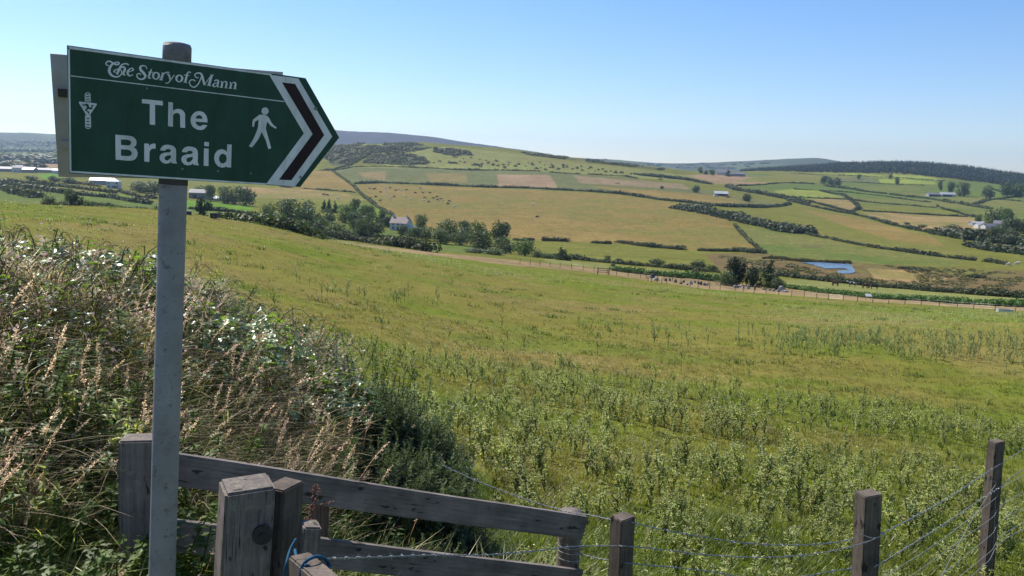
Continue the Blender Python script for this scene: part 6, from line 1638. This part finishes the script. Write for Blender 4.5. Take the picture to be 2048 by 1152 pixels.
# clover and hawkbit flowers
soup = Soup(); O = np.array([(1, 0, 0), (0, 1, 0), (-1, 0, 0), (0, -1, 0), (0, 0, .9), (0, 0, -.6)], float) * .016
OF = np.array([(0, 1, 4), (1, 2, 4), (2, 3, 4), (3, 0, 4), (1, 0, 5), (2, 1, 5), (3, 2, 5), (0, 3, 5)])
n = 170; pts = march(rng.uniform(900, 2080, n), rng.uniform(690, 1150, n) ** 1.0, 4, 60); z = rng.uniform(.12, .3, len(pts))
cc = np.where(rng.random((len(pts), 1)) < .7, np.array([[.75, .72, .68]]), np.where(rng.random((len(pts), 1)) < .5, np.array([[.55, .36, .03]]), np.array([[.35, .2, .4]])))
for i in range(len(pts)): pts[i, 2] += z[i]
dd = np.hypot(pts[:, 0], pts[:, 1])
scatter(soup, (O, OF, np.ones((6, 3))), pts, np.zeros(len(pts)), rng.uniform(.5, .95, len(pts)) * (.6 + dd / 30), cc)
o = obj("meadow_flowers", soup.mesh("meadow_flowers", M_GRASS)); tag(o, "tiny white, yellow and mauve flowers among the meadow grass", "flowers", kind="stuff")

# ---- the sod bank: long grass, seed stalks, leafy weeds
def d0_of(u): return np.interp(u, [-400, 0, 355, 700, 950], [3.15, 3.25, 3.75, 4.35, 4.8])
def bank_points(n, a, b, u0=-260, u1=985):
    u = rng.uniform(u0, u1, n); D = d0_of(u) + rng.uniform(a, b, n); az = np.arctan((u - 1024) / FPX * math.cos(PITCH))
    x, y = D * np.sin(az), D * np.cos(az); return u, D, np.stack([x, y, gz(x, y)], 1)
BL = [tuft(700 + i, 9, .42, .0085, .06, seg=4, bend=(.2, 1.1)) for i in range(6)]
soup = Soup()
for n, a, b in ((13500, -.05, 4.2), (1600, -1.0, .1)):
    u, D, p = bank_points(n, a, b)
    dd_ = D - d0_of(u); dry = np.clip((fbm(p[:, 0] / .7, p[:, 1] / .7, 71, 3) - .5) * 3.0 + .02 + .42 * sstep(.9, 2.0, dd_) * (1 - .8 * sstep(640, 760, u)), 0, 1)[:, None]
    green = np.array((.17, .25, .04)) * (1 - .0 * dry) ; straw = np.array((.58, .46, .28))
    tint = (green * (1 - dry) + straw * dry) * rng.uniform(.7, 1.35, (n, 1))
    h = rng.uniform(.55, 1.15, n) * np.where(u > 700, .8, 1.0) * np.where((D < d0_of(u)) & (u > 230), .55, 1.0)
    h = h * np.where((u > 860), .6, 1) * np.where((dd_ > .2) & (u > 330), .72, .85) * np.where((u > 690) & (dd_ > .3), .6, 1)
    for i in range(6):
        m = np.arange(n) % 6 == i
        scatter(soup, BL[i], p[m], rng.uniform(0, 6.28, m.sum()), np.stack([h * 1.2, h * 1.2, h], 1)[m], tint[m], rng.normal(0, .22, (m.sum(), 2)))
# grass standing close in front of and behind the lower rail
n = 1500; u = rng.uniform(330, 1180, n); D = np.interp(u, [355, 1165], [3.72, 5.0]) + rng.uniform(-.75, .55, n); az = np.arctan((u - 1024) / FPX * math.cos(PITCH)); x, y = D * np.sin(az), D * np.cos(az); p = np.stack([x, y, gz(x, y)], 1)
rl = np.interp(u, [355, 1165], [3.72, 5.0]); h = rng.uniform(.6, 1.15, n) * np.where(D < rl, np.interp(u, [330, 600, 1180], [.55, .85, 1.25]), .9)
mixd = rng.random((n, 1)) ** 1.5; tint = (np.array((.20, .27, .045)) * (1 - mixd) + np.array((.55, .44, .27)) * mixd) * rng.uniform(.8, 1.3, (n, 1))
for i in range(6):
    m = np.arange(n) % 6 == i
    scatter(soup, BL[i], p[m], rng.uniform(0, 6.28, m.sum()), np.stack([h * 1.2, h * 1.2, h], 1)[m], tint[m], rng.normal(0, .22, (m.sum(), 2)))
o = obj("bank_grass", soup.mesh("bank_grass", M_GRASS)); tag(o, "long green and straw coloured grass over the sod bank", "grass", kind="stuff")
soup = Soup()
DSB = [dry_stalk(620 + i, ((.76, .65, .50), (.72, .58, .48), (.82, .72, .58))[i % 3], .5 + .25 * (i % 3)) for i in range(6)]
u, D, p = bank_points(1900, .35, 4.0)
w = np.where(u < 380, .9, np.where(u < 740, .85, .10)) * np.where((u > 400) & (D - d0_of(u) > 1.7), .25, 1); k = rng.random(len(u)) < w * np.clip(.25 + 1.6 * fbm(p[:, 0] / .8, p[:, 1] / .8, 73, 2) - .4, .1, 1) ; u, D, p = u[k], D[k], p[k]
uf, Df, pf = bank_points(90, -.9, .1, -200, 1150); u, D, p = np.r_[u, uf], np.r_[D, Df], np.concatenate([p, pf])
h = rng.uniform(.34, .68, len(u)) * np.where(u > 700, .8, 1) * np.where(D - d0_of(u) < .5, .7, 1) * np.where(D - d0_of(u) > 1.8, .72, 1)
for i in range(6):
    m = np.arange(len(u)) % 6 == i
    scatter(soup, DSB[i], p[m], rng.uniform(-.9, 1.6, m.sum()), h[m], np.array((1, .97, .93)) * rng.uniform(.55, 1.35, (m.sum(), 1)), rng.normal(0, .24, (m.sum(), 2)))
o = obj("seeding_bank_grass", soup.mesh("seeding_bank_grass", M_DRY)); tag(o, "pinkish straw seed heads of tall grass on the sod bank", "grass", kind="stuff")
def leafy_stem(seed, nl, L, col):
    r = np.random.default_rng(seed); s = Soup(); t = np.linspace(0, 1, 5); q = np.stack([.15 * r.normal() * t ** 2, .15 * r.normal() * t ** 2, t], 1); tube(s, q, .006, 3, np.array(col) * .8, cap=False)
    for i in range(nl):
        k = r.uniform(.1, 1); b = np.array([np.interp(k, t, q[:, j]) for j in range(3)]); a = r.uniform(0, 6.28); el = r.uniform(-.3, .7); l_ = L * r.uniform(.6, 1.2)
        d = np.array([math.cos(a) * math.cos(el), math.sin(a) * math.cos(el), math.sin(el)]); sd = np.array([-math.sin(a), math.cos(a), 0]); up_ = np.array([0, 0, 1.0])
        V = np.array([b, b + d * l_ * .45 + sd * l_ * .28 + up_ * l_ * .08, b + d * l_ - up_ * l_ * .1, b + d * l_ * .45 - sd * l_ * .28 + up_ * l_ * .08, b + d * l_ * .5])
        s.add(V, np.array([(0, 1, 4), (1, 2, 4), (2, 3, 4), (3, 0, 4)]), np.array(col) * r.uniform(.7, 1.35))
    return s.arrays()
LS = [leafy_stem(800 + i, 54, .085, (.15, .22, .05)) for i in range(4)]
u, D, p = bank_points(2600, -.25, 3.4, -260, 900)
k = rng.random(len(u)) < np.where(u < 330, np.where(D - d0_of(u) < .9, 1.0, .4), .3) * np.where(fbm(p[:, 0] / .6, p[:, 1] / .6, 75, 2) > .47, 1, .15); u, D, p = u[k], D[k], p[k]
soup = Soup(); h = rng.uniform(.25, .5, len(u))
for i in range(4):
    m = np.arange(len(u)) % 4 == i; scatter(soup, LS[i], p[m], rng.uniform(0, 6.28, m.sum()), np.stack([h * 1.3, h * 1.3, h], 1)[m], np.ones((m.sum(), 3)) * rng.uniform(.7, 1.2, (m.sum(), 1)), rng.normal(0, .25, (m.sum(), 2)))
o = obj("bank_weeds", soup.mesh("bank_weeds", M_THISTLE)); tag(o, "leafy green weeds tangled in the bank grass", "weeds", kind="stuff")

# ---- bramble bushes
def bramble_tpl(seed, n):
    r = np.random.default_rng(seed); s = Soup(); gc = np.array((.14, .20, .06))
    for i in range(11):
        a = r.uniform(0, 6.28); L = r.uniform(.5, 1.05); t = np.linspace(0, 1, 7)
        tube(s, np.stack([math.cos(a) * L * t, math.sin(a) * L * t, .95 * np.sin(t * 2.2) * r.uniform(.6, 1.1)], 1), np.linspace(.008, .004, 7), 4, (.10, .06, .04), cap=False)
    for i in range(n):
        a = r.uniform(0, 6.28); q = math.sqrt(r.random()) * 1.0; z = (.92 * math.cos(q * 1.35) + .05) * r.uniform(.45, 1.06) ; b = np.array([math.cos(a) * q, math.sin(a) * q, z])
        a0 = r.uniform(0, 6.28); el0 = r.uniform(-.5, .6)
        nrm = np.array([math.cos(a) * q * .5 + r.normal(0, .4), math.sin(a) * q * .5 + r.normal(0, .4), 1.0]); nrm /= np.linalg.norm(nrm)
        f = np.cross(nrm, [math.cos(a0), math.sin(a0), 0]); f /= np.linalg.norm(f); g = np.cross(nrm, f); tone = r.uniform(.7, 1.4)
        for da, l_ in ((0, .125), (1.15, .10), (-1.15, .10)):
            d = f * math.cos(da) + g * math.sin(da); sd = np.cross(nrm, d); b0 = b + d * .012
            V = np.array([b0, b0 + d * l_ * .3 + sd * l_ * .30, b0 + d * l_ * .7 + sd * l_ * .26, b0 + d * l_ - nrm * l_ * .15, b0 + d * l_ * .7 - sd * l_ * .26, b0 + d * l_ * .3 - sd * l_ * .30, b0 + d * l_ * .3 - nrm * l_ * .07, b0 + d * l_ * .7 - nrm * l_ * .10])
            s.add(V, np.array([(0, 1, 6), (1, 2, 7), (1, 7, 6), (2, 3, 7), (3, 4, 7), (4, 5, 6), (4, 6, 7), (5, 0, 6)]), gc * tone * r.uniform(.85, 1.15))
    return s.arrays()
BRT = [bramble_tpl(820 + i, 190) for i in range(3)]
BRM = [mesh_np("bramble", a[0], a[1], M_BRAMBLE, a[2]) for a in BRT]
THATCH = [tuft(760 + i, 8, .30, .007, .12, seg=4, bend=(1.0, 2.0)) for i in range(4)]
soup = Soup(); u, D, p = bank_points(3600, .4, 4.0, -260, 640); h = rng.uniform(.45, .95, len(u))
lift = rng.uniform(.05, .3, len(u)) * np.where(u > 700, .7, 1)
for i in range(4):
    m = np.arange(len(u)) % 4 == i
    scatter(soup, THATCH[i], (p + lift[:, None] * np.array([0, 0, 1.0]))[m], rng.uniform(0, 6.28, m.sum()), h[m], np.where(rng.random((m.sum(), 1)) < .7, np.array([[.66, .52, .35]]), np.array([[.30, .36, .09]])) * rng.uniform(.7, 1.25, (m.sum(), 1)))
o = obj("dry_thatch", soup.mesh("dry_thatch", M_DRY)); tag(o, "pale bent straw lying through the bank grass", "grass", kind="stuff")
BRAMBLES = [(-60, 2.85, .52, .36, "bramble bush at the left edge with pale shining leaves"), (70, 2.62, .48, .34, "bramble bush below the left corner of the sign"), (215, 2.40, .50, .46, "leafy bramble rising left of the sign pole against the meadow"),
 (310, 2.03, .46, .34, "bramble right beside the sign pole with silvery leaves"), (425, 1.88, .44, .34, "bramble just right of the sign pole at the top of the bank"), (500, 2.25, .40, .46, "bramble spray sticking up highest right of the pole"),
 (585, 1.80, .42, .30, "bramble between the two gorse bushes on the bank top"), (665, 1.88, .36, .36, "bramble arching over the gorse at the right of the bank")]
for i, (u, dd, r_, h, lb) in enumerate(BRAMBLES):
    p = at_dist(u, float(d0_of(u)) + dd); o = obj("bramble", BRM[i % 3]); o.location = p + np.array([0, 0, .05]); o.scale = (r_, r_, h * 1.05); o.rotation_euler = (0, 0, rng.uniform(0, 6.28)); tag(o, lb, "bramble", "brambles on the bank")
# loose bramble leaves running through the grass
soup = Soup(); u, D, p = bank_points(120, 1.2, 3.4, -260, 720)
small = bramble_tpl(830, 20)
scatter(soup, small, p + np.array([0, 0, .12]), rng.uniform(0, 6.28, len(u)), np.stack([np.full(len(u), .30), np.full(len(u), .30), rng.uniform(.2, .4, len(u))], 1))
o = obj("creeping_bramble", soup.mesh("creeping_bramble", M_BRAMBLE)); tag(o, "bramble shoots threaded through the bank grass", "bramble shoots", kind="stuff")

# pale blossom on the brambles
soup = Soup(); u, D, p = bank_points(130, 1.2, 3.2, -200, 720); q = np.repeat(p, 5, 0) + np.concatenate([rng.normal(0, .018, (650, 2)), rng.normal(.34, .06, (650, 1))], 1)
scatter(soup, (O, OF, np.ones((6, 3))), q, np.zeros(len(q)), rng.uniform(.45, .85, len(q)), np.array((.74, .64, .66)) * rng.uniform(.85, 1.1, (len(q), 1)))
o = obj("bramble_blossom", soup.mesh("bramble_blossom", M_DRY)); tag(o, "pale pinkish blossom dotted over the bank", "flowers", kind="stuff")

# ---- gorse bushes
def gorse_tpl(seed, n=420):
    r = np.random.default_rng(seed); s = Soup(); base = np.array((.080, .100, .052)); Vs, Fs, Cs = [], [], []; k = 0
    for i in range(n):
        d = r.normal(0, 1, 3); d[2] = abs(d[2]) * .9 + .05; d /= np.linalg.norm(d)
        lobe = .78 + .22 * math.sin(d[0] * 5 + seed) * math.cos(d[1] * 6 + d[2] * 3)
        root = d * lobe * r.uniform(.45, .8); root[2] *= 1.0; ax_ = d * .6 + np.array([0, 0, .55]) + r.normal(0, .25, 3); ax_ /= np.linalg.norm(ax_); L = r.uniform(.18, .34); tone = r.uniform(.6, 1.5)
        for j in range(30):
            t = j / 30; b = root + ax_ * L * t; e = r.normal(0, 1, 3); e -= ax_ * (e @ ax_) * .6; e = e / np.linalg.norm(e) + ax_ * .5; e /= np.linalg.norm(e); l_ = .085 * (1 - .55 * t) * r.uniform(.7, 1.2)
            o_ = np.cross(e, r.normal(0, 1, 3)); o_ /= np.linalg.norm(o_)
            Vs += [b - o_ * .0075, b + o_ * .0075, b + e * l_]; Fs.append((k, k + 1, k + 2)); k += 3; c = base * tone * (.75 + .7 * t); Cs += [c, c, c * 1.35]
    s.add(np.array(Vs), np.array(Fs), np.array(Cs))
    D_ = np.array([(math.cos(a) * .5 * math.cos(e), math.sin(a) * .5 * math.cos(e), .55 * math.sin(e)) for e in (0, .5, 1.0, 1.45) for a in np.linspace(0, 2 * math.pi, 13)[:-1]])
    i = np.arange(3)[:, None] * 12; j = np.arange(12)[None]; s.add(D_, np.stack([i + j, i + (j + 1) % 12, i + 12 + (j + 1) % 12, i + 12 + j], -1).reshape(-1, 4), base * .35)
    return s.arrays()
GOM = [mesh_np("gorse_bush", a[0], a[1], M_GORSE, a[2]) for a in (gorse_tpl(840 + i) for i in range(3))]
GORSES = [(400, 2.62, .34, .34, "small dark gorse bush just right of the sign pole"), (455, 2.47, .30, .30, "dark gorse bush second from the sign pole on the bank top"), (560, 2.40, .36, .36, "spiky gorse bush on the skyline of the bank middle"), (620, 2.25, .36, .30, "gorse bush between the bramble sprays on the bank"),
 (700, 2.25, .36, .32, "gorse bush behind the arching bramble"), (735, 1.88, .34, .36, "dark gorse bush at the shoulder of the bank"), (800, 1.80, .40, .42, "tall dark gorse bush at the right shoulder of the bank"), (770, 1.12, .40, .38, "gorse bush in front of the tall one on the right of the bank"),
 (840, 1.27, .40, .40, "gorse bush low on the right of the bank"), (870, 1.88, .38, .34, "outermost gorse bush leaning toward the meadow"), (850, 0.35, .34, .28, "gorse bush just above the top rail"), (915, 1.05, .36, .30, "gorse bush behind the loose barbed wire"), (985, 0.83, .32, .24, "last low gorse bush behind the rail toward the meadow"), (780, 0.25, .28, .24, "small gorse bush above the middle of the rail")]
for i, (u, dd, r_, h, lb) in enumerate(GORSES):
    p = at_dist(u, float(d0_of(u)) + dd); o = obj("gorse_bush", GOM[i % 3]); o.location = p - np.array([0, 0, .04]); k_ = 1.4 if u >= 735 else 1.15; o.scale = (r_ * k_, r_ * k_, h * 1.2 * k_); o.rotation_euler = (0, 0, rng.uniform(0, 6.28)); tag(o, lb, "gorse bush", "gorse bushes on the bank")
# thistles on the bank
for u, dd, h, lb in ((222, .55, .62, "tall dark thistle standing left of the sign pole"), (40, .35, .5, "thistle low in the shade at the left edge"), (120, .8, .55, "green thistle between the left edge and the tall dark one"), (420, .35, .42, "thistle on the bank just right of the sign pole")):
    p = at_dist(u, float(d0_of(u)) + dd); o = obj("thistle", TM[1]); o.location = p; o.scale = (h * 1.2, h * 1.2, h); o.rotation_euler = (0, 0, u * .1); tag(o, lb, "thistle", "thistles on the bank")
# broad dock plant under the lower rail and the reddish seed stalk in front of the rail
s = Soup(); c0 = at_dist(690, 3.35)
for i in range(13):
    a = i * 2.4; l_ = rng.uniform(.10, .17); el = rng.uniform(.3, 1.1); d = np.array([math.cos(a) * math.cos(el), math.sin(a) * math.cos(el), math.sin(el)]); sd = np.array([-math.sin(a), math.cos(a), 0])
    for m in range(1): 
        V = np.array([d * .02, d * l_ * .35 + sd * l_ * .24, d * l_ * .75 + sd * l_ * .20, d * l_ * 1.1 - np.array([0, 0, l_ * .2]), d * l_ * .75 - sd * l_ * .20, d * l_ * .35 - sd * l_ * .24, d * l_ * .5 - np.array([0, 0, l_ * .06])])
        s.add(V * 1.5, np.array([(0, 1, 6), (1, 2, 6), (2, 3, 6), (3, 4, 6), (4, 5, 6), (5, 0, 6)]), np.array((.05, .09, .035)) * rng.uniform(.8, 1.3))
o = obj("dock_plant", s.mesh("dock_plant", M_BRAMBLE)); o.location = c0 + np.array([0, 0, .32]); tag(o, "broad leaved plant under the lower rail", "plant")
s = Soup(); b0 = P(611, 1120, 3.15); b1 = P(632, 968, 3.2); q = catmull([b0, b0 * .5 + b1 * .5 + np.array([-.006, 0, 0]), b1], 6); tube(s, q - b0, np.linspace(.0035, .0015, len(q)), 5, (.16, .09, .06), cap=False)
for i in range(90):
    t = rng.uniform(.35, 1); c_ = np.array([np.interp(t, np.linspace(0, 1, len(q)), q[:, k]) for k in range(3)]) - b0 + rng.normal(0, .007, 3); s.add(O * .3 + c_, OF, np.array((.26, .15, .10)) * rng.uniform(.7, 1.4))
for e in ((.03, .0, .06), (.07, 0, .02)):
    for t in np.linspace(0, 1, 14): s.add(O * .35 + (q[8] - b0) + np.array(e) * t * 1.2 + rng.normal(0, .003, 3), OF, np.array((.30, .18, .13)) * rng.uniform(.8, 1.3))
o = obj("sorrel_stalk", s.mesh("sorrel_stalk", M_DRY)); o.location = b0; tag(o, "rusty seed stalk standing in front of the rail beside the stub post", "seed stalk")
# ================================================================ AIR
hm, nt, N, L, b = new_mat("haze")
N.remove(b)
pv_ = N.new("ShaderNodeVolumePrincipled")
pv_.inputs["Color"].default_value = (.55, .74, 1.0, 1)
pv_.inputs["Density"].default_value = HAZE
pv_.inputs["Anisotropy"].default_value = .55
L.new(pv_.outputs[0], N["Material Output"].inputs["Volume"])
s = Soup(); s.add(*box_arr(-8200, 8200, -300, 8200, -62, 330), (1, 1, 1))
o = obj("haze", s.mesh("haze", hm)); tag(o, "thin bluish summer haze over the valley", "haze", kind="stuff")
